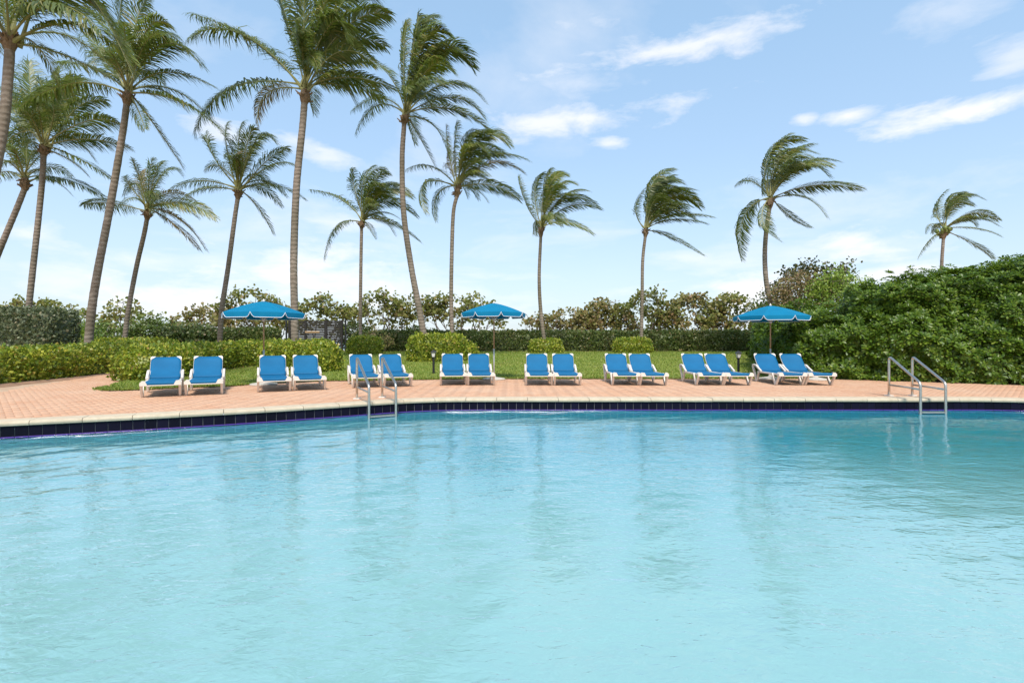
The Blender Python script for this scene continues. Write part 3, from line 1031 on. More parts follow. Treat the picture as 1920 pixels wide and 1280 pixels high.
bush = empty('large_shrub', (11.0, 17.0, 0))
tag(bush, 'huge glossy green rounded shrub filling the right side behind the pool rail', 'shrub')
off = np.array(bush.location)
BV, BF = [], []
specs = [([(9.95, 17.6), (11.2, 17.2), (12.8, 16.6), (14.8, 15.8), (17.5, 14.9), (21, 14.2)], [1.7, 2.1, 2.3, 2.45, 2.6, 2.6], [1.75, 2.5, 2.95, 3.2, 3.4, 3.55], 3),
         ([(10.4, 19.2), (11.7, 22.0), (13.7, 26.5), (15.0, 30.0)], [1.25, 1.3, 1.3, 1.2], [2.0, 2.1, 1.75, 1.3], 8)]
for path, hws, hs, sd0 in specs:
    V, F = sweep_core(path, hws, hs, step=.25, npro=25, ex=.55, lump=.55, lsc=.75, seed=sd0 + 60)
    F = orient_out(V, F)
    a, b, c, d = (V[F[:, k]] for k in range(4))
    nn = unit(np.cross(b - a, c - a) + np.cross(c - a, d - a))
    vn = np.zeros_like(V)
    for k in range(4):
        np.add.at(vn, F[:, k], nn)
    vn = unit(vn)
    mesh_np('inner_foliage', V - vn * .34 - off, F, M['bush'], bush, smooth=True)
    P, Nn = sample_faces(V, F, 150)
    k = (Nn[:, 1] < .55)
    P, Nn = P[k], Nn[k]
    nv_ = np.array([mnoise.noise(Vector(p) * 1.9) + .5 * mnoise.noise(Vector(p) * 4.1 + Vector((9, 3, 1))) for p in P])
    k = nv_ > -.62
    P, Nn, nv_ = P[k], Nn[k], nv_[k]
    P = P + Nn * (RNG.normal(0, .06, (len(P), 1)) + nv_[:, None] * .32)
    P2_, N2_ = sample_faces(V, F, 55)
    k = N2_[:, 1] < .4
    P2_, N2_ = P2_[k] - N2_[k] * RNG.uniform(.14, .26, (int(k.sum()), 1)), N2_[k]
    P, Nn = np.vstack([P, P2_]), np.vstack([Nn, N2_])
    v_, f_ = rosettes(P, Nn, .125)
    BF.append(f_ + sum(len(x_) for x_ in BV))
    BV.append(v_)
# leaders that stand above the outline
tops = []
for k in range(70):
    px_ = random.uniform(1500, 1935)
    ytop = np.interp(px_, [1500, 1600, 1640, 1700, 1830, 1935], [592, 550, 530, 518, 508, 502])
    p = W(px_, ytop + random.uniform(-16, 14), random.uniform(15.6, 17.6))
    for j in range(random.randint(2, 5)):
        tops.append((p.x + random.gauss(0, .10), p.y + random.gauss(0, .10), p.z - abs(random.gauss(0, .16))))
tops = np.array(tops)
v_, f_ = rosettes(tops, np.tile([[0, -.2, 1.0]], (len(tops), 1)), .13, 10)
BF.append(f_ + sum(len(x_) for x_ in BV))
BV.append(v_)
mesh_np('foliage', np.vstack(BV) - off, np.vstack(BF), M['bush'], bush)
mb = MB()
for k in range(12):
    x0 = 10 + k * .9
    y0 = 17.4 - k * .26
    mb.tube([(x0 - 11, y0 - 17, 0), (x0 - 11 + random.uniform(-.4, .4), y0 - 17 + random.uniform(-.5, .1), 1.0), (x0 - 11 + random.uniform(-.8, .8), y0 - 17 + random.uniform(-.8, .4), 2.0)], [.05, .04, .02], 6)
mb.build('stem', M['branch'], bush)

# ------------------------------------------------------------------ wild sea grapes and other growth behind the hedge
def disc_leaves(P, size):
    n_ = len(P)
    Nn = unit(RNG.normal(0, 1, (n_, 3)) + np.array([0, -.6, .5]))
    t1 = unit(np.cross(Nn, RNG.normal(0, 1, (n_, 3))))
    t2 = np.cross(Nn, t1)
    sz = size * RNG.uniform(.6, 1.25, (n_, 1))
    ang_ = np.linspace(0, 2 * math.pi, 7)[:-1]
    v_ = np.stack([P + (t1 * math.cos(a) + t2 * math.sin(a)) * sz * .5 for a in ang_], 1).reshape(-1, 3)
    i_ = np.arange(n_)[:, None] * 6
    f_ = np.concatenate([i_ + np.array([[0, 1, 2]]), i_ + np.array([[0, 2, 3]]), i_ + np.array([[0, 3, 5]]), i_ + np.array([[3, 4, 5]])], 1).reshape(-1, 3)
    return v_, f_


def wild_tree(name, label, cat, xp, wpx, ytop, ybot, D, nclump, material, leaf=.2, perclump=16, group=None, spread=.26, stems=5, skew=0.0, top_shape=.7):
    """several bare stems forking up into clumps of leaves"""
    base_x = (xp - 960) / FPX * D
    z0 = zt(base_x, min(D, 36))
    root = empty(name, (base_x, D, z0))
    tag(root, label, cat, group)
    wm = wpx / FPX * D / 2
    ztop = CAMZ - (ytop - 640) / FPX * D - z0
    zbot = CAMZ - (ybot - 640) / FPX * D - z0
    st = MB()
    ends = []
    for s_ in range(stems):
        bx_ = random.uniform(-.5, .5) * wm
        p = Vector((bx_, random.uniform(-.4, .4), 0))
        tx = random.uniform(-.85, .85) * wm
        t_ = Vector((tx + skew, random.uniform(-.8, .8), random.uniform(.55, .9) * ztop))
        pts_ = [p.lerp(t_, k_ / 4) + Vector((random.gauss(0, .12), random.gauss(0, .12), 0)) * (1 if 0 < k_ < 4 else 0) for k_ in range(5)]
        st.tube(pts_, [.055, .045, .036, .028, .016], 5, cap=False)
        ends += pts_[2:]
    cl = []
    for k_ in range(nclump):
        xx = random.uniform(-1, 1)
        zt_ = zbot + (ztop - zbot) * (1 - top_shape * abs(xx) ** 1.8)
        zz_ = zbot + (zt_ - zbot) * (random.random() ** .62)
        c_ = Vector((xx * wm + skew * zz_ / max(ztop, .1), random.gauss(0, .5), zz_))
        cl.append(c_)
        q_ = min(ends, key=lambda e_: (e_ - c_).length + (0 if e_.z < c_.z else .6))
        md = q_.lerp(c_, .55) + Vector((random.gauss(0, .06), random.gauss(0, .06), -.05))
        st.tube([q_, md, c_ + Vector((0, 0, .08))], [.017, .012, .006], 4, cap=False)
        if random.random() < .5:
            ends.append(md)
    st.build('stem', M['branch'], root)
    P = np.vstack([np.array(c_) + RNG.normal(0, spread, (perclump, 3)) * np.array([1, .8, .72]) for c_ in cl])
    v_, f_ = disc_leaves(P, leaf)
    mesh_np('crown', v_, f_, material, root)
    return root


SG = 'sea grape trees behind the back hedge'
G, GB = M['grape'], M['grape_brown']
for a in [
        (68, 150, 562, 606, 37, 60, G, 'leafy sea grape showing above the tall grey green hedge'),
        (232, 66, 556, 628, 36, 34, G, 'sparse pale sea grape behind the second leaning palm trunk on the left'),
        (385, 96, 572, 634, 38, 64, GB, 'reddish brown sea grape left of the left umbrella'),
        (462, 122, 540, 618, 39, 92, G, 'tall sea grape rising behind the left umbrella'),
        (505, 90, 566, 628, 40, 50, GB, 'dry brown sea grape low behind the left umbrella'),
        (602, 104, 556, 628, 39, 92, G, 'round topped sea grape behind the black slat screen'),
        (716, 92, 545, 616, 39, 66, G, 'sea grape with a tall pointed top right of the slender middle palm'),
        (776, 84, 552, 600, 39, 46, G, 'open stemmed sea grape behind the curved tall palm'),
        (838, 82, 550, 604, 39, 52, G, 'open stemmed sea grape behind the straight palm left of the middle umbrella'),
        (894, 84, 553, 622, 40, 46, G, 'sea grape behind the canopy of the middle umbrella'),
        (1004, 34, 580, 632, 39, 14, GB, 'thin straggly sea grape beside the leaning palm trunk'),
        (1064, 92, 578, 632, 39, 70, GB, 'low brownish sea grape right of the leaning palm trunk'),
        (1132, 100, 562, 632, 39, 92, GB, 'brown and green sea grape between two palms'),
        (1216, 110, 546, 632, 39, 120, G, 'yellowish tall sea grape behind the straight palm trunk'),
        (1296, 110, 552, 632, 39, 112, GB, 'mottled brown sea grape left of the right umbrella'),
        (1370, 96, 552, 632, 38.5, 100, G, 'dense sea grape behind the right umbrella')]:
    dense = 18
    wild_tree('sea_grape_tree', a[7], 'tree', a[0], a[1] * 1.22, a[2], a[3], a[4], int(a[5] * 1.25), a[6], leaf=.20, perclump=15, group=SG, spread=.21, stems=6, top_shape=.5)
# bushy growth on the left behind the hedges
wild_tree('wild_shrub', 'bright lime green shrub between the grey green hedge and the thick palm', 'shrub', 132, 78, 596, 650, 27, 60, M['lime'], leaf=.10, perclump=40, spread=.22, stems=4, group='wild shrubs on the left')
wild_tree('wild_shrub', 'dull green shrub just right of the thick leaning palm trunk', 'shrub', 196, 84, 606, 650, 32, 64, M['wild_green'], leaf=.13, perclump=36, spread=.27, stems=4, group='wild shrubs on the left')
wild_tree('wild_shrub', 'green rounded wild shrub between the two thin leaning palms', 'shrub', 292, 104, 592, 650, 33, 84, M['wild_green'], leaf=.13, perclump=36, spread=.28, stems=5, group='wild shrubs on the left')
wild_tree('wild_shrub', 'dark low wild shrub left of the palm beside the left umbrella', 'shrub', 362, 96, 608, 652, 33, 70, M['hedge_dark'], leaf=.13, perclump=36, spread=.28, stems=4, group='wild shrubs on the left')
wild_tree('wild_shrub', 'olive shrub low behind the tall grey green hedge', 'shrub', 90, 120, 588, 650, 30, 70, M['wild_green'], leaf=.13, perclump=34, spread=.28, stems=4, group='wild shrubs on the left')
wild_tree('wild_shrub', 'dark shrub poking above the back hedge at the curved palm foot', 'shrub', 785, 78, 616, 648, 35.5, 34, M['hedge_dark'], leaf=.13, perclump=34, spread=.24, stems=3, group='wild shrubs at the back hedge')
wild_tree('wild_shrub', 'small bare twiggy shrub between low shrub and back hedge', 'shrub', 712, 40, 618, 655, 32.5, 18, M['grape_brown'], leaf=.11, perclump=20, spread=.2, stems=4, group='wild shrubs at the back hedge')
wild_tree('wild_shrub', 'dark shrub filling the gap right of the black slat screen', 'shrub', 667, 50, 606, 660, 35.0, 40, M['hedge_dark'], leaf=.13, perclump=34, spread=.22, stems=3, group='wild shrubs at the back hedge', top_shape=.3)
# growth behind the big shrub
wild_tree('open_crowned_tree', 'open dark leaved tree above the right umbrella', 'tree', 1506, 96, 480, 575, 30, 74, M['dark_tree'], leaf=.15, perclump=18, spread=.24, stems=5)
wild_tree('open_crowned_tree', 'small dark tree top just right of the open dark tree', 'tree', 1568, 62, 488, 560, 29, 44, M['dark_tree'], leaf=.16, perclump=22, spread=.22, stems=4)
wild_tree('wild_shrub', 'russet twiggy shrub under the open dark tree', 'shrub', 1502, 92, 512, 590, 26, 84, M['russet'], leaf=.085, perclump=40, spread=.25, stems=5, top_shape=.45)
wild_tree('wild_shrub', 'lime green shrub between russet shrub and huge glossy shrub', 'shrub', 1572, 92, 512, 590, 25, 96, M['lime'], leaf=.10, perclump=40, spread=.25, stems=5, top_shape=.45)
wild_tree('wild_shrub', 'brown green shrub beside the curved palm foot above the right umbrella', 'shrub', 1452, 60, 545, 620, 31, 50, M['wild_green'], leaf=.12, perclump=30, spread=.25, stems=4, top_shape=.45)


# ------------------------------------------------------------------ palms
def frond(P0, Pm, P2, root, off, wind, material, dense=1.0, twist=None, thin=1.0):
    P0, Pm, P2 = np.array(P0), np.array(Pm), np.array(P2)
    Cc = 2 * Pm - .5 * (P0 + P2)
    n_ = 26
    t_ = np.linspace(0, 1, n_)[:, None]
    cur = (1 - t_) ** 2 * P0 + 2 * t_ * (1 - t_) * Cc + t_ ** 2 * P2
    Lf = np.linalg.norm(np.diff(cur, axis=0), axis=1).sum()
    mb_ = MB()
    mb_.tube([Vector(p) - Vector(off) for p in cur], list(np.interp(t_[:, 0], [0, .12, .5, 1], [.062, .032, .018, .006])), 5, cap=False)
    nl = int(max(40, 23 * Lf) * dense)
    tt = np.linspace(.15, .995, nl) + RNG.uniform(-.004, .004, nl)
    tt = np.clip(tt, .13, 1)
    VV, FF = [], []
    tw = RNG.normal(0, R(26)) if twist is None else twist
    wv_ = np.array(wind)
    for sgn in (-1, 1):
        t1 = tt[:, None]
        p = (1 - t1) ** 2 * P0 + 2 * t1 * (1 - t1) * Cc + t1 ** 2 * P2
        T = unit(2 * (1 - t1) * (Cc - P0) + 2 * t1 * (P2 - Cc))
        up = np.array([0, 0, 1.0]) + 0 * T
        rad = unit((p - P0) * np.array([1, 1, 0]) + 1e-6)
        U = up - (up * T).sum(1, keepdims=True) * T
        U = U + rad * .25
        U = unit(U - (U * T).sum(1, keepdims=True) * T)
        S = np.cross(T, U)
        U2 = U * math.cos(tw) + S * math.sin(tw)
        S2 = np.cross(T, U2)
        al = np.interp(tt, [0, .5, 1], [R(38), R(42), R(66)])[:, None]
        ll = Lf * .235 * np.interp(tt, [.13, .22, .4, .65, .85, 1], [.45, .8, 1, .92, .68, .40])[:, None] * RNG.uniform(.82, 1.1, (nl, 1)) * thin
        d1 = unit(S2 * sgn * np.cos(al) + T * np.sin(al) + U2 * .16 + RNG.normal(0, .07, (nl, 3)))
        d2 = unit(d1 * .75 + np.array([0, 0, -.48]) + wv_ * .85 + RNG.normal(0, .09, (nl, 3)))
        d3 = unit(d2 * .7 + np.array([0, 0, -.62]) + wv_ * 1.0 + RNG.normal(0, .12, (nl, 3)))
        Wd = unit(np.cross(d1, U2))
        wdt = np.interp(tt, [.13, .5, 1], [.014, .022, .012])[:, None] * RNG.uniform(.8, 1.2, (nl, 1)) * min(1.25, Lf / 3.6)
        a0 = p
        a1 = p + d1 * ll * .36
        a2 = a1 + d2 * ll * .36
        a3 = a2 + d3 * ll * .32
        v_ = np.stack([a0 - Wd * wdt * .45, a0 + Wd * wdt * .45, a1 - Wd * wdt, a1 + Wd * wdt, a2 - Wd * wdt * .75, a2 + Wd * wdt * .75, a3], 1)
        b0 = (np.arange(nl) * 7)[:, None, None]
        f_ = np.array([(0, 1, 3), (0, 3, 2), (2, 3, 5), (2, 5, 4), (4, 5, 6)])[None] + b0
        FF.append(f_.reshape(-1, 3) + sum(len(x_) for x_ in VV))
        VV.append(v_.reshape(-1, 3))
    lv_ = np.vstack(VV) - np.array(off)
    lf_ = np.vstack(FF)
    rv = np.array(mb_.v)
    fs_ = [tuple(x_) for x_ in (lf_ + len(rv)).tolist()]
    o = mesh_np('frond', np.vstack([rv, lv_]), mb_.f + fs_, [M['rachis'], material], root)
    mi = np.ones(len(o.data.polygons), dtype=np.int32)
    mi[:len(mb_.f)] = 0
    o.data.polygons.foreach_set('material_index', mi)
    return o


def palm(label, D, crown, trunk, wpx, fr, wind=(.5, 0, 0), extra=4, yellow=.12, dry=.035, nuts=0, lean_y=0.0):
    """trunk: pixel points from the top down; fr: (mid x, mid y, tip x, tip y, depth of tip)"""
    pts_ = [W(x_, y_, D) for x_, y_ in trunk]
    a, b = pts_[-2], pts_[-1]
    g = zt(b.x, D) - .05
    if b.z > g:
        d_ = (b - a)
        d_ = d_ / max(abs(d_.z), .05)
        sl = max(-.35, min(.35, d_.x))
        pts_.append(Vector((b.x + sl * (b.z - g) * .6, D, g)))
    else:
        b.z = g
    pts_ = pts_[::-1]
    cur = crom([tuple(p) for p in pts_], 10)
    cur = resample(cur, .075)
    rb, rt = wpx[0] / FPX * D * .46, wpx[1] / FPX * D * .46
    L_ = np.linspace(0, 1, len(cur))
    rad = rt + (rb - rt) * (1 - L_) ** .8 + .35 * rb * np.exp(-L_ * len(cur) * .075 / .35)
    hgt_ = L_ * len(cur) * .075
    ph = np.cumsum(RNG.uniform(.35, 1.15, len(cur)))
    rad = rad * (1 + .022 * np.abs(np.sin(ph)) + RNG.normal(0, .014, len(cur)) + .05 * np.sin(hgt_ * 1.1 + D) * (1 - L_) ** 2)
    root = empty('coconut_palm', tuple(cur[0]))
    tag(root, label, 'palm tree', 'coconut palms')
    off = Vector(cur[0])
    mb_ = MB()
    mb_.tube([Vector(p) - off for p in cur], list(rad), 12)
    mb_.build('trunk', M['bark'], root, smooth=True)
    cw = W(crown[0], crown[1], D)
    tpz = Vector(cur[-1])
    # fibrous sheaths under the crown
    mb_ = MB()
    ax_ = (cw - tpz)
    ln_ = max(.35, ax_.length)
    axn = ax_.normalized() if ax_.length > .05 else Vector((0, 0, 1))
    pr = [tpz - axn * .12 - off, tpz + axn * .05 - off, tpz + axn * ln_ * .45 - off, tpz + axn * ln_ * .9 - off, tpz + axn * ln_ * 1.25 - off]
    mb_.tube(pr, [rt * .95, rt * 1.5, rt * 1.75, rt * 1.25, rt * .4], 10)
    for k_ in range(16):
        a_ = k_ * 2.4
        dv = Vector((math.cos(a_), math.sin(a_), 0))
        z0_ = random.uniform(.0, .8) * ln_
        p0 = tpz + axn * z0_ + dv * rt * 1.3 - off
        p1 = p0 + dv * random.uniform(.08, .2) + Vector((0, 0, random.uniform(-.05, .22)))
        mb_.tube([p0, p1], [.045, .02], 5)
    mb_.build('crown_base', M['fibre'], root)
    allf = [tuple(f_) + (0,) * (5 - len(f_)) for f_ in fr]
    px2m = D / FPX
    mean = np.mean([math.hypot(f_[2] - crown[0], f_[3] - crown[1]) for f_ in allf]) * px2m
    for i_, f_ in enumerate(allf):
        dz = f_[4] if f_[4] else random.uniform(-1.0, 1.0)
        Ds = D + dz
        P0 = cw + Vector((random.gauss(0, .06), random.gauss(0, .08), random.uniform(-.15, .1)))
        Pm = W(f_[0], f_[1], D + dz * .45)
        P2 = W(f_[2], f_[3], Ds)
        r_ = random.random()
        low = (f_[3] > crown[1] + 25)
        mt_ = M['frond_dry'] if r_ < dry * (2.5 if low else .4) else (M['frond_yellow'] if r_ > 1 - yellow else M['frond'])
        frond(P0, Pm, P2, root, off, wind, mt_)
    for k_ in range(extra + 2):
        s_ = 1 if k_ % 2 else -1
        up_ = random.uniform(.1, .9)
        rr = mean * random.uniform(.85, 1.1)
        dx = random.uniform(-.25, .6)
        tip_ = cw + Vector((dx * rr + wind[0] * .5, s_ * rr * .75, rr * (up_ * .8 - .25)))
        mid_ = cw.lerp(tip_, .5) + Vector((0, 0, rr * random.uniform(.16, .26)))
        frond(cw, mid_, tip_, root, off, wind, M['frond'] if random.random() > yellow else M['frond_yellow'])
    for k_ in range(nuts):
        mb_ = MB()
        a_ = k_ * 2.4
        rr = random.uniform(.14, .42)
        mb_.lathe([(.02, -.15), (.09, -.11), (.125, 0), (.10, .1), (.03, .15)], 10)
        o = mb_.build('coconut', M['coconut'], root, smooth=True)
        o.location = cw - off + Vector((math.cos(a_) * rr, math.sin(a_) * rr, random.uniform(-.42, .12)))
        o.rotation_euler = (random.uniform(-.6, .6), random.uniform(-.6, .6), 0)
    return root


palm('near coconut palm at the top left corner, its trunk leaving the frame', 14.0, (18, 78), [(18, 88), (16, 130), (4, 250), (-30, 400), (-80, 560), (-120, 690)], (21, 17),
     [(140, 46, 245, 115, -.6), (110, 100, 235, 165, .8), (125, -42, 252, 150, -1.2), (-25, 28, -95, 62, -1.2), (45, -50, 110, -110, 1), (-15, -55, -70, -120, .5), (-60, 20, -140, 70, .6),
      (80, -40, 200, -45, 1.2), (65, 5, 165, 30, 1.6), (-35, 95, -85, 170, .4), (95, 10, 190, 60, -1.8), (60, -20, 140, -10, -1)], (.30, 0, 0), extra=3, yellow=.3)
palm('coconut palm with dark upright fronds behind the corner palm', 22.5, (82, 275), [(82, 288), (79, 340), (71, 420), (60, 520), (53, 590)], (11, 10),
     [(160, 261, 243, 277), (165, 227, 228, 236), (148, 298, 212, 338), (130, 300, 165, 330), (142, 205, 198, 190), (100, 200, 60, 206, -1.5), (36, 228, 6, 222), (48, 246, -4, 282),
      (85, 212, 74, 148, 1), (110, 200, 132, 140, 1), (55, 268, 50, 306, -1.4), (60, 190, 55, 116, 2), (95, 185, 112, 126, 2), (120, 192, 152, 146, 2), (40, 205, 8, 160, 1)], (.28, 0, 0), extra=4)
palm('coconut palm leaning out of the left edge, with a brown fibrous neck', 23.5, (46, 335), [(47, 352), (32, 390), (2, 462), (-36, 560), (-66, 650)], (12, 10),
     [(20, 302, -15, 330), (8, 322, -35, 348), (24, 272, -12, 226), (45, 270, 40, 216), (112, 334, 191, 367), (75, 292, 112, 262, 1), (10, 282, -34, 272), (60, 285, 55, 300, -1.6)], (.28, 0, 0), extra=4, yellow=.25)
palm('large coconut palm with a thick grey trunk sweeping up to the right', 19.0, (240, 172), [(238, 192), (230, 250), (206, 390), (183, 510), (172, 580), (166, 645)], (15.5, 11.5),
     [(312, 136, 405, 166), (330, 188, 418, 247), (292, 238, 341, 311), (302, 84, 378, 124), (275, 58, 318, 48), (252, 60, 275, -2), (226, 70, 230, -18), (140, 156, 38, 200), (262, 214, 272, 242, -1),
      (202, 112, 158, 62, 1.5), (285, 70, 345, 90, 1.4), (180, 130, 112, 118, 1.2), (265, 95, 300, 60, -1.5)], (.30, 0, 0), extra=4)
palm('smaller coconut palm between the thick palm and the left umbrella', 26.0, (277, 393), [(276, 408), (270, 440), (256, 500), (241, 580), (233, 645)], (9, 8),
     [(207, 381, 158, 384), (255, 345, 232, 366), (262, 335, 248, 298), (280, 330, 287, 299), (290, 330, 309, 302), (310, 322, 341, 330), (320, 362, 366, 376), (345, 381, 404, 409), (325, 419, 371, 466),
      (336, 411, 384, 466), (290, 362, 283, 398, -1.6), (265, 350, 272, 318, 1.5), (245, 350, 236, 330)], (.32, 0, 0), extra=4, dry=.2)
palm('coconut palm with a round fan crown just left of the left umbrella', 24.5, (447, 355), [(446, 370), (440, 410), (428, 500), (416, 580), (412, 645)], (10, 8),
     [(402, 297, 388, 248), (412, 312, 384, 320), (378, 339, 322, 353), (387, 353, 340, 374), (425, 275, 427, 232), (447, 270, 456, 230), (462, 275, 476, 240), (480, 264, 516, 266), (500, 302, 539, 278),
      (505, 312, 551, 309), (505, 345, 571, 373), (485, 390, 512, 437), (455, 300, 442, 292, -1.8), (435, 285, 415, 250), (470, 290, 500, 255, 1.2)], (.30, 0, 0), extra=4, dry=.12)
palm('tallest coconut palm, rising in front of the black slat screen', 20.5, (573, 168), [(571, 190), (567, 240), (556, 350), (551, 480), (552, 580), (553, 645)], (15, 12.5),
     [(480, 82, 364, 28), (455, 66, 356, 72, -1.0), (440, 163, 367, 244), (502, 174, 484, 238), (540, 45, 514, -32), (570, 50, 576, -62), (598, 36, 642, -36), (620, 46, 652, 76, -1.6), (640, 80, 722, 88),
      (648, 52, 728, 28), (655, 120, 737, 138), (650, 145, 742, 168), (635, 160, 672, 202), (580, 108, 596, 128, -2), (652, -6, 704, 20, 1), (610, 20, 680, -20, 1.5), (630, 100, 700, 118, -1.4)], (.40, 0, 0), extra=4, yellow=.2)
palm('slender short coconut palm standing alone in the gap of open sky', 30.0, (679, 413), [(678, 426), (677, 480), (676, 560), (676, 655)], (7.2, 6.2),
     [(640, 374, 582, 356), (633, 424, 608, 485), (664, 350, 661, 317), (681, 345, 701, 311), (700, 345, 727, 325), (698, 350, 736, 362, -1.5), (722, 357, 772, 369), (728, 377, 780, 405), (715, 398, 753, 413),
      (728, 415, 786, 452), (692, 424, 704, 447, -1), (705, 355, 752, 346), (690, 335, 720, 318, 1.3), (710, 365, 745, 385, -1.4)], (.55, 0, 0), extra=4, yellow=.15)
palm('tall coconut palm with a curved trunk rising behind the largest round shrub', 24.8, (759, 213), [(758, 230), (754, 300), (757, 400), (771, 500), (787, 585), (797, 645)], (13, 9.5),
     [(715, 184, 660, 208), (705, 199, 667, 251), (735, 150, 690, 104), (757, 110, 762, 42), (785, 76, 813, 32), (795, 80, 842, 68), (775, 88, 786, 30), (825, 98, 886, 126), (808, 125, 852, 140, -1.6),
      (840, 157, 909, 192), (845, 183, 906, 220), (845, 204, 918, 246), (812, 235, 843, 297), (788, 260, 819, 319), (768, 162, 794, 172, -1.9), (800, 105, 862, 96), (790, 120, 830, 105, 1.6)], (.55, 0, 0), extra=4, yellow=.25)
palm('coconut palm behind the middle umbrella, its crown under that of the curved palm', 25.2, (858, 348), [(857, 366), (850, 400), (847, 480), (846, 560), (848, 645)], (8.5, 7.2),
     [(810, 313, 762, 318), (798, 343, 799, 399), (820, 364, 817, 413), (842, 290, 837, 236), (853, 280, 858, 230), (870, 268, 897, 250), (880, 276, 914, 287, -1.6), (905, 259, 953, 271), (910, 293, 989, 300),
      (920, 306, 981, 324), (920, 347, 974, 374), (890, 354, 915, 379), (880, 325, 905, 331, -1), (880, 265, 930, 248), (890, 285, 945, 290, 1.4)], (.55, 0, 0), extra=4, yellow=.2)
palm('yellow green coconut palm swept to the right beside the middle umbrella', 31.0, (1015, 424), [(1014, 442), (1011, 520), (1014, 585), (1022, 650)], (8, 5.8),
     [(989, 388, 973, 331), (1003, 360, 1020, 325), (1020, 355, 1033, 317), (1032, 345, 1061, 328), (1043, 354, 1079, 345), (1058, 368, 1103, 358), (1068, 387, 1125, 391), (1060, 373, 1117, 382),
      (1060, 416, 1111, 439), (1033, 362, 1060, 352, -1.5), (1040, 372, 1090, 368, -1.2), (1030, 350, 1048, 322, 1.2)], (.70, 0, 0), extra=4, yellow=.6, dry=.03)
palm('wind bent coconut palm over the box shaped golden shrub', 31.5, (1211, 430), [(1210, 442), (1205, 490), (1204, 560), (1202, 650)], (7.2, 6),
     [(1192, 390, 1213, 350), (1221, 350, 1261, 317), (1229, 351, 1276, 338), (1235, 352, 1283, 346), (1245, 365, 1303, 356), (1258, 366, 1312, 388), (1228, 375, 1259, 379, -1.6), (1262, 404, 1335, 407),
      (1265, 412, 1323, 419), (1252, 442, 1317, 478), (1240, 362, 1290, 366, -1.2), (1225, 360, 1262, 330, 1.2), (1240, 385, 1290, 392, -1)], (.85, 0, 0), extra=3, yellow=.15, dry=.03)
palm('wind blown coconut palm rising above the right umbrella', 27.0, (1445, 370), [(1443, 388), (1437, 430), (1434, 480), (1437, 530), (1446, 580), (1452, 645)], (10, 8),
     [(1410, 340, 1379, 348), (1396, 404, 1390, 484), (1430, 414, 1466, 454, -1), (1438, 302, 1482, 251), (1452, 283, 1506, 262), (1465, 290, 1531, 288), (1495, 308, 1553, 330), (1500, 310, 1571, 302),
      (1525, 348, 1611, 354), (1505, 369, 1549, 407), (1480, 404, 1519, 426), (1475, 300, 1522, 270, 1.5), (1470, 315, 1515, 318, -1.6), (1460, 305, 1500, 285, -1)], (.80, 0, 0), extra=3, yellow=.2, dry=0)
palm('small coconut palm bearing green coconuts above the huge glossy shrub', 36.0, (1770, 430), [(1769, 446), (1766, 490), (1763, 560), (1761, 620)], (7, 5.6),
     [(1747, 420, 1736, 437), (1742, 452, 1721, 484), (1756, 390, 1776, 356), (1778, 378, 1799, 362), (1795, 372, 1843, 373), (1820, 400, 1870, 412), (1808, 412, 1830, 423), (1828, 428, 1875, 443),
      (1828, 459, 1858, 483), (1790, 385, 1825, 385, -1.4), (1785, 375, 1815, 370, 1.2)], (.75, 0, 0), extra=3, yellow=.15, dry=.03, nuts=14)

# ------------------------------------------------------------------ black slat screen with gate
DG = 34.0
gz = zt(-12, DG)
gate = empty('slat_screen', (W(592, 657, DG).x, DG, gz))
tag(gate, 'black wooden slat screen and gate standing behind the tallest palm', 'screen')
gx0 = gate.location.x
xs = lambda px_: (px_ - 960) / FPX * DG - gx0
zs = lambda py_: CAMZ - (py_ - 640) / FPX * DG - gz
for px_, w_ in ((543, 4.5), (573, 4.0), (611, 5.0), (641, 4.0)):
    mb = MB()
    mb.box(xs(px_ - w_ / 2), xs(px_ + w_ / 2), -.06, .06, 0, zs(600), .008)
    mb.build('post', M['dark_wood'], gate)
pans = [(546, 571), (576, 608), (614, 639)]
for pi_, (xa, xb) in enumerate(pans):
    for k in range(17):
        y_ = 602.5 + k * 3.2
        xl, xr = xs(xa), xs(xb)
        nest = None
        if y_ > 634:
            kk = int(round((y_ - 634) / 3.2))
            if pi_ == 2:
                xr = xs(xb - kk * 3.2)
                nest = xr
            if pi_ == 0:
                xl = xs(xa + kk * 3.2)
                nest = xl
        if abs(xr - xl) < .05:
            continue
        mb = MB()
        mb.box(xl, xr, -.018, .018, zs(y_ + 1.35), zs(y_ - 1.35))
        mb.build('slat', M['dark_wood'], gate)
        if nest is not None:
            mb = MB()
            sg = .033
            mb.box(nest - sg, nest + sg, -.021, .021, 0.02, zs(y_ - 1.05) + .002)
            mb.build('slat', M['dark_wood'], gate)
mb = MB()
mb.box(xs(573), xs(600), -.10, -.062, zs(624), zs(620.5))
mb.build('latch_rail', M['tan_wood'], gate)
for px_, y0_, lab in ((537, 600, 'black round post at the near end of the slat screen'), (648, 601, 'black round post at the far right end of the slat screen')):
    p = W(px_, 655, 33.2)
    mb = MB()
    zb = zt(p.x, 33.2)
    mb.tube([(0, 0, 0), (0, 0, CAMZ - (y0_ - 640) / FPX * 33.2 - zb)], .055, 10)
    mb.lathe([(.07, 0), (.07, .03), (.03, .06)], 10, (0, 0, CAMZ - (y0_ - 640) / FPX * 33.2 - zb))
    o = mb.build('post', M['black_metal'])
    o.name = 'screen_post'
    o.location = (p.x, 33.2, zb)
    tag(o, lab, 'post', 'posts at the slat screen')


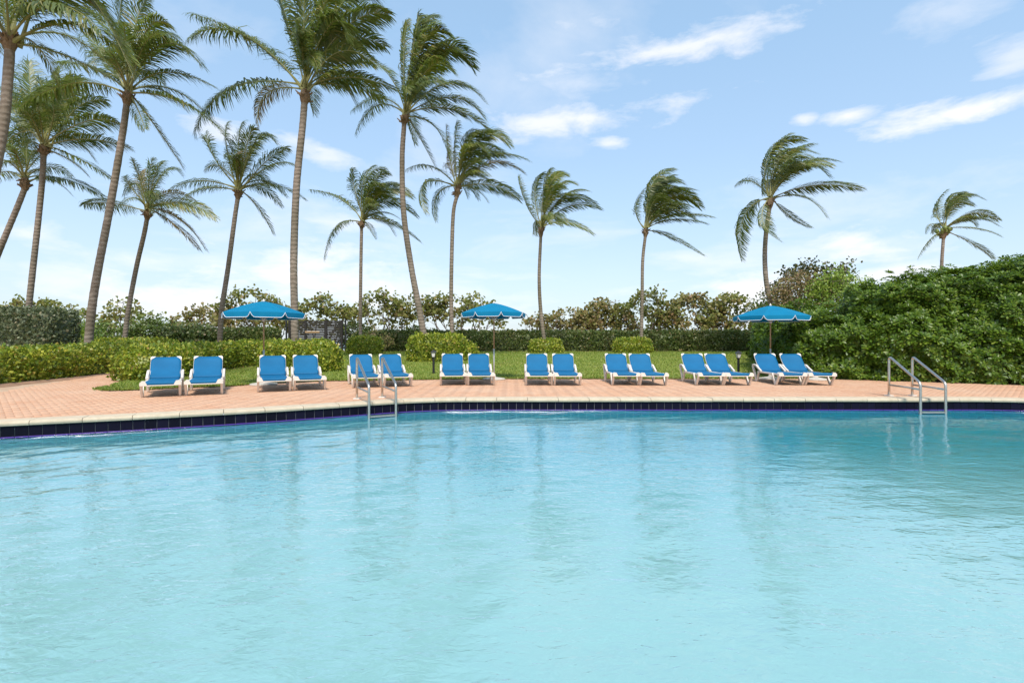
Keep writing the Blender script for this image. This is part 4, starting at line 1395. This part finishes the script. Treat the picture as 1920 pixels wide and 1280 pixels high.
# ------------------------------------------------------------------ loungers
def make_lounger():
    root = empty('sun_lounger')
    hw = .325
    ZR = .275
    # side rails, foot rail
    for sx in (-1, 1):
        mb = MB()
        mb.ribbon([(-.20, ZR), (.4, ZR), (1.16, ZR)], sx * .30 - .022, sx * .30 + .022, .045)
        mb.build('side_rail', M['white_plastic'], root)
        # front V leg
        mb = MB()
        mb.ribbon([(-.215, ZR + .012), (-.03, .028), (-.012, .013), (.012, .012), (.032, .03), (.20, ZR + .01)], sx * hw - .023, sx * hw + .023, [.062, .058, .026, .024, .058, .066])
        mb.build('leg', M['white_plastic'], root)
        # rear V leg rising to the arm
        mb = MB()
        mb.ribbon([(1.05, ZR + .0), (1.15, .03), (1.165, .013), (1.185, .012), (1.205, .03), (1.44, .40)], sx * hw - .023, sx * hw + .023, [.045, .050, .026, .024, .06, .072])
        mb.build('leg', M['white_plastic'], root)
        mb = MB()
        mb.ribbon([(1.438, .392), (1.455, .43), (1.435, .455), (1.38, .462), (1.22, .447), (1.05, .365), (.90, ZR + .03)], sx * hw - .024, sx * hw + .024, [.07, .066, .055, .048, .05, .05, .045])
        mb.build('armrest', M['white_plastic'], root)
        # corner caps at the foot
        mb = MB()
        xi, xo = sx * .215, sx * .350
        x0_, x1_ = min(xi, xo), max(xi, xo)
        z0_, z1_ = ZR - .035, ZR + .058
        prof = [(xo, z0_), (xo, z1_ - .035), (xo - sx * .035, z1_), (xi + sx * .045, z1_), (xi, z0_)]
        vs_ = [(x_, -.245, z_) for x_, z_ in prof] + [(x_, -.10, z_ if z_ < ZR else z_) for x_, z_ in prof]
        vs_[5 + 3] = (xo - sx * .055, -.10, z1_)
        vs_[5 + 4] = (xo - sx * .05, -.10, z0_)
        fs_ = [(0, 1, 2, 3, 4), (9, 8, 7, 6, 5)] + [(i, i + 5, (i + 1) % 5 + 5, (i + 1) % 5) for i in range(5)]
        mb.add(vs_, fs_)
        mb.build('corner_cap', M['white_plastic'], root)
    mb = MB()
    mb.box(-.30, .30, -.235, -.195, ZR - .040, ZR - .020, .004)
    mb.build('foot_rail', M['white_plastic'], root)
    # seat sling, rolled over the foot rail, slightly hollow
    prof = [(-.225, ZR - .03), (-.243, ZR - .005), (-.24, ZR + .025), (-.22, ZR + .043), (-.15, ZR + .044), (.2, ZR + .036), (.6, ZR + .032), (.95, ZR + .036), (1.08, ZR + .05)]
    nx = 11
    vs_, fs_ = [], []
    for y_, z_ in prof:
        for i in range(nx):
            u_ = i / (nx - 1) * 2 - 1
            sag = -.016 * (1 - u_ * u_) * (1 if -.1 < y_ < 1.0 else .2)
            edge = -.012 if abs(u_) > .99 else 0
            vs_.append((u_ * .285, y_, z_ + sag + edge))
    m_ = len(prof)
    for i in range(m_ - 1):
        for j in range(nx - 1):
            fs_.append((i * nx + j, i * nx + j + 1, (i + 1) * nx + j + 1, (i + 1) * nx + j))
    o = mesh_np('seat_sling', vs_, fs_, M['blue_sling'], root, smooth=True)
    so_ = o.modifiers.new('thick', 'SOLIDIFY')
    so_.thickness = .008
    # backrest: from the hip up and back
    b0, b1 = Vector((0, 1.05, ZR + .045)), Vector((0, 1.50, .765))
    ax_ = (b1 - b0)
    Lb = ax_.length
    axn = ax_.normalized()
    nrm_ = Vector((0, -axn.z, axn.y))
    hb_ = .29

    def bp_(u_, v_, d_=0.0):
        bow = -.035 * math.sin(v_ * math.pi) + .02 * (v_ ** 2)
        sag = -.012 * (1 - u_ * u_)
        return Vector((u_ * hb_, 0, 0)) + b0 + axn * (v_ * Lb) + nrm_ * (bow * .5 + sag + d_)
    rows, vs_, fs_ = 11, [], []
    for i in range(rows):
        v_ = i / (rows - 1)
        lim = 1.0 if v_ < .87 else 1.0 - (v_ - .87) / .13 * .30
        for j in range(nx):
            vs_.append(bp_((j / (nx - 1) * 2 - 1) * lim, v_))
    for i in range(rows - 1):
        for j in range(nx - 1):
            fs_.append((i * nx + j, i * nx + j + 1, (i + 1) * nx + j + 1, (i + 1) * nx + j))
    o = mesh_np('back_sling', vs_, fs_, M['blue_sling'], root, smooth=True)
    so_ = o.modifiers.new('thick', 'SOLIDIFY')
    so_.thickness = .010
    # back frame and its corner caps
    mb = MB()
    for sx in (-1, 1):
        mb.tube([bp_(sx * .97, 0, -.02), bp_(sx * .97, .5, -.02), bp_(sx * .97, .90, -.02)], .017, 8)
    mb.tube([bp_(-.75, .955, -.032), bp_(.75, .955, -.032)], .013, 8)
    mb.build('back_frame', M['white_plastic'], root, smooth=True)
    for sx in (-1, 1):
        mb = MB()
        outl = [(1.02, .84), (1.03, .94), (.99, .985), (.92, 1.006), (.68, 1.008), (.71, .985), (.975, .875)]
        vs_ = [bp_(sx * a_, v_, .012) for a_, v_ in outl] + [bp_(sx * a_, v_, -.022) for a_, v_ in outl]
        k_ = len(outl)
        fs_ = [tuple(range(k_)), tuple(range(2 * k_ - 1, k_ - 1, -1))] + [(i, i + k_, (i + 1) % k_ + k_, (i + 1) % k_) for i in range(k_)]
        mb.add(vs_, fs_)
        mb.build('corner_cap', M['white_plastic'], root)
    mb = MB()
    mb.tube([(-.29, 1.02, ZR + .01), (.29, 1.02, ZR + .01)], .016, 8)
    mb.tube([(-.31, .1, ZR - .01), (.31, .1, ZR - .01)], .014, 8)
    mb.build('cross_tube', M['white_plastic'], root)
    return root


LP = [(-7.13, 10.90, 29, 'left blue sling lounger of the pair nearest the brick path and long golden hedge'),
      (-6.47, 11.22, 28, 'right blue sling lounger of the pair nearest the brick path and long golden hedge'),
      (-5.32, 11.98, 25, 'left blue sling lounger of the pair under the left umbrella'),
      (-4.68, 12.34, 24, 'right blue sling lounger of the pair under the left umbrella'),
      (-3.54, 13.05, 20, 'left blue sling lounger of the pair seen through the left pool rail'),
      (-2.87, 13.26, 19, 'right blue sling lounger of the pair seen through the left pool rail'),
      (-1.52, 13.73, 6, 'left blue sling lounger of the pair in front of the middle umbrella'),
      (-.81, 13.73, 5, 'right blue sling lounger of the pair in front of the middle umbrella'),
      (.70, 13.70, 1, 'left blue sling lounger of the pair just right of the middle umbrella'),
      (1.40, 13.68, 0, 'right blue sling lounger of the pair just right of the middle umbrella'),
      (2.92, 13.72, -1, 'left blue sling lounger of the pair below the box shaped golden shrub'),
      (3.60, 13.68, -1, 'right blue sling lounger of the pair below the box shaped golden shrub'),
      (5.05, 13.72, -1, 'left blue sling lounger of the pair beside the right lamp post'),
      (5.73, 13.68, -1, 'right blue sling lounger of the pair beside the right lamp post'),
      (7.13, 13.72, -2, 'left blue sling lounger of the pair under the right umbrella'),
      (7.86, 13.72, -2, 'right blue sling lounger of the pair under the right umbrella, against the huge shrub')]
proto = make_lounger()
for i, (x_, y_, a, lab) in enumerate(LP):
    o = proto if i == 0 else copy_tree(proto)
    o.location = (x_ + random.uniform(-.02, .02), y_ + random.uniform(-.04, .04), 0.0)
    o.rotation_euler = (0, 0, R(a + random.uniform(-1.6, 1.6)))
    tag(o, lab, 'lounger', 'blue loungers along the pool')


# ------------------------------------------------------------------ umbrellas
def umbrella(x_, y_, ztop, rad, rot, label, base=True):
    root = empty('patio_umbrella', (x_, y_, 0))
    tag(root, label, 'umbrella', 'blue patio umbrellas')
    zr = ztop - .325 * rad            # height of the rib tips
    NP = 8
    for k in range(NP):
        a0, a1 = rot + k * 2 * math.pi / NP, rot + (k + 1) * 2 * math.pi / NP

        def cp(u_, v_):
            # u across the panel, v from the top to the rim
            r_ = rad * v_
            z_ = ztop - .02 - (ztop - .02 - zr) * (v_ ** 1.35)
            pa = Vector((math.cos(a0) * r_, math.sin(a0) * r_, 0))
            pb = Vector((math.cos(a1) * r_, math.sin(a1) * r_, 0))
            p = pa.lerp(pb, u_)
            p.z = z_ - .018 * math.sin(u_ * math.pi) * v_ * (1 - v_) * 4
            return p
        nu, nv = 8, 10
        vs_, fs_ = [], []
        for j in range(nv + 1):
            for i in range(nu + 1):
                vs_.append(cp(i / nu, max(.015, j / nv)))
        for j in range(nv):
            for i in range(nu):
                q0 = j * (nu + 1) + i
                fs_.append((q0, q0 + 1, q0 + nu + 2, q0 + nu + 1))
        pan = mesh_np('canopy_panel', vs_, fs_, M['cloth'], root, smooth=True)
        # hanging flap with rounded ends, white binding along its lower edge
        nu = 20
        vs_, fs_, edge = [], [], []
        for i in range(nu + 1):
            u_ = i / nu
            drop = .125 * (1 - max(0, 1 - min(u_, 1 - u_) / .13) ** 2) + .006
            t_ = cp(u_, 1.0)
            od = Vector((t_.x, t_.y, 0)).normalized()
            vs_ += [t_, t_ + od * .006 + Vector((0, 0, -drop * .5)), t_ + od * .002 + Vector((0, 0, -drop))]
            edge.append(vs_[-1])
        for i in range(nu):
            for j in range(2):
                fs_.append((i * 3 + j, i * 3 + j + 1, i * 3 + j + 4, i * 3 + j + 3))
        mesh_np('valance', vs_, fs_, M['cloth'], pan, smooth=True)
        mb = MB()
        mb.tube(edge, .0065, 6)
        mb.build('binding', M['white_trim'], pan)
        mb = MB()
        mb.tube([cp(0, .03) + Vector((0, 0, -.02)), cp(0, .5) + Vector((0, 0, -.018)), cp(0, .99) + Vector((0, 0, -.014))], .007, 6)
        mb.tube([cp(0, .5) + Vector((0, 0, -.02)), Vector((0, 0, ztop - .5))], .006, 6)
        mb.build('rib', M['pole_metal'], root)
    mb = MB()
    mb.tube([(0, 0, .9), (0, 0, ztop - .01)], .019, 12)
    mb.build('pole', M['tan_wood'], root, smooth=True)
    mb = MB()
    mb.tube([(0, 0, .04), (0, 0, .905)], .023, 12)
    mb.build('lower_pole', M['pole_metal'], root, smooth=True)
    mb = MB()
    mb.lathe([(.04, ztop - .54), (.045, ztop - .48), (.03, ztop - .45)], 12)
    mb.build('hub', M['white_plastic'], root)
    mb = MB()
    mb.lathe([(.03, ztop - .02), (.03, ztop + .012), (.012, ztop + .035), (.004, ztop + .05)], 12)
    mb.build('finial', M['white_plastic'], root)
    base_disc(root, 'base')
    return root


def base_disc(parent, name, mt_=None):
    mb = MB()
    mb.lathe([(.33, 0.003), (.335, .02), (.32, .04), (.10, .075), (.06, .085), (.045, .15), (.035, .15)], 28)
    return mb.build(name, mt_ or M['concrete'], parent, smooth=False)


umbrella(-6.40, 13.75, 2.17, 1.02, R(8), 'left blue patio umbrella with white edged flaps, in front of the golden hedge')
umbrella(-.53, 15.65, 2.26, .96, R(14), 'middle blue patio umbrella with white edged flaps, beside the lawn')
umbrella(7.68, 15.85, 2.20, 1.06, R(10), 'right blue patio umbrella with white edged flaps, against the huge glossy shrub')
o = base_disc(None, 'umbrella_base')
o.location = (8.85, 15.55, 0)
tag(o, 'empty pale round umbrella base behind the rightmost lounger', 'umbrella base')


# ------------------------------------------------------------------ lamp posts
def lamp(x_, y_, h_, label):
    z0 = zt(x_, y_) + .02
    root = empty('garden_lamp', (x_, y_, z0))
    tag(root, label, 'lamp post', 'garden lamp posts on the lawn')
    mb = MB()
    mb.tube([(0, 0, -.02), (0, 0, h_ - .25)], .038, 12)
    mb.lathe([(.05, h_ - .27), (.06, h_ - .25), (.062, h_ - .235)], 12)
    mb.build('post', M['black_metal'], root, smooth=False)
    mb = MB()
    for k in range(4):
        a = k * math.pi / 2 + math.pi / 4
        mb.tube([(.062 * math.cos(a), .062 * math.sin(a), h_ - .24), (.10 * math.cos(a), .10 * math.sin(a), h_ - .085)], .007, 5)
    mb.build('lantern_frame', M['black_metal'], root)
    for k in range(4):
        a0, a1 = k * math.pi / 2 + math.pi / 4, (k + 1) * math.pi / 2 + math.pi / 4
        vs_ = [(.06 * math.cos(a0), .06 * math.sin(a0), h_ - .238), (.06 * math.cos(a1), .06 * math.sin(a1), h_ - .238), (.097 * math.cos(a1), .097 * math.sin(a1), h_ - .088), (.097 * math.cos(a0), .097 * math.sin(a0), h_ - .088)]
        mesh_np('pane', vs_, [(0, 1, 2, 3)], M['frosted'], root)
    mb = MB()
    mb.lathe([(.125, h_ - .09), (.13, h_ - .08), (.10, h_ - .055), (.05, h_ - .025), (.02, h_ - .012), (.012, h_ + .01)], 4)
    o = mb.build('lantern_roof', M['black_metal'], root)
    o.rotation_euler = (0, 0, math.pi / 4)


lamp(-2.64, 17.95, .80, 'black garden lamp post in front of the largest round golden shrub')
lamp(7.62, 17.95, .77, 'black garden lamp post beside the huge glossy shrub')


# ------------------------------------------------------------------ pool rails
def ladder(deckA, deckB, poolA, poolB, label):
    root = empty('pool_ladder', ((deckA[0] + deckB[0]) / 2, (deckA[1] + deckB[1]) / 2, 0))
    tag(root, label, 'pool ladder', 'steel pool ladders')
    off = Vector(root.location)
    for dk, pl in ((deckA, poolA), (deckB, poolB)):
        D0, P0 = Vector((dk[0], dk[1], 0)), Vector((pl[0], pl[1], 0))
        d = (P0 - D0)
        up = Vector((0, 0, 1))
        ht, hb = .815, .345
        L_ = d.length
        dn = d / L_
        # rounded bends
        pts_ = [D0 + up * -.04, D0 + up * .4, D0 + up * (ht - .10)]
        c_ = D0 + up * ht
        sl = (P0 + up * hb - (D0 + up * ht)).normalized()
        for k in range(1, 8):
            t_ = k / 8
            a_, b_ = D0 + up * (ht - .10), c_ + sl * .11
            pts_.append(a_ * (1 - t_) ** 2 + c_ * 2 * t_ * (1 - t_) + b_ * t_ ** 2)
        pts_.append(c_ + sl * .12)
        e_ = P0 + up * hb
        pts_.append(e_ - sl * .09)
        for k in range(1, 6):
            t_ = k / 6
            a_, b_ = e_ - sl * .08, e_ - up * .08
            pts_.append(a_ * (1 - t_) ** 2 + e_ * 2 * t_ * (1 - t_) + b_ * t_ ** 2)
        pts_ += [e_ - up * .1, P0 + up * -.3, P0 + up * -1.15]
        mb = MB()
        mb.tube([p - off for p in pts_], .0235, 14)
        rail = mb.build('hand_rail', M['steel'], root, smooth=True)
        mb = MB()
        mb.tube([D0 + up * .225 - off, P0 + up * .225 - off], .018, 12)
        mb.build('brace', M['steel'], rail, smooth=True)
        mb = MB()
        mb.box(D0.x - off.x - .06, D0.x - off.x + .06, D0.y - off.y - .06, D0.y - off.y + .06, -.005, .016, .004)
        mb.build('deck_plate', M['white_plastic'], rail)
    A, B = Vector((poolA[0], poolA[1], 0)), Vector((poolB[0], poolB[1], 0))
    s_ = (B - A).normalized()
    nn = Vector((-s_.y, s_.x, 0))
    for z_ in (WZ + .015, WZ - .28, WZ - .56):
        mb = MB()
        q_ = [A + s_ * .02 - nn * .02, B - s_ * .02 - nn * .02, B - s_ * .02 + nn * .07, A + s_ * .02 + nn * .07]
        vs_ = [p - off + Vector((0, 0, z_)) for p in q_] + [p - off + Vector((0, 0, z_ + .025)) for p in q_]
        mb.add(vs_, [(3, 2, 1, 0), (4, 5, 6, 7), (0, 1, 5, 4), (1, 2, 6, 5), (2, 3, 7, 6), (3, 0, 4, 7)])
        mb.build('tread', M['steel'], root)


ladder((-3.03, 10.42), (-2.60, 10.68), (-2.51, 9.36), (-2.09, 9.60), 'steel pool ladder rails at the left, in front of two loungers')
ladder((7.79, 11.02), (8.27, 11.02), (7.62, 9.95), (8.09, 9.95), 'steel pool ladder rails at the right, in front of the huge glossy shrub')
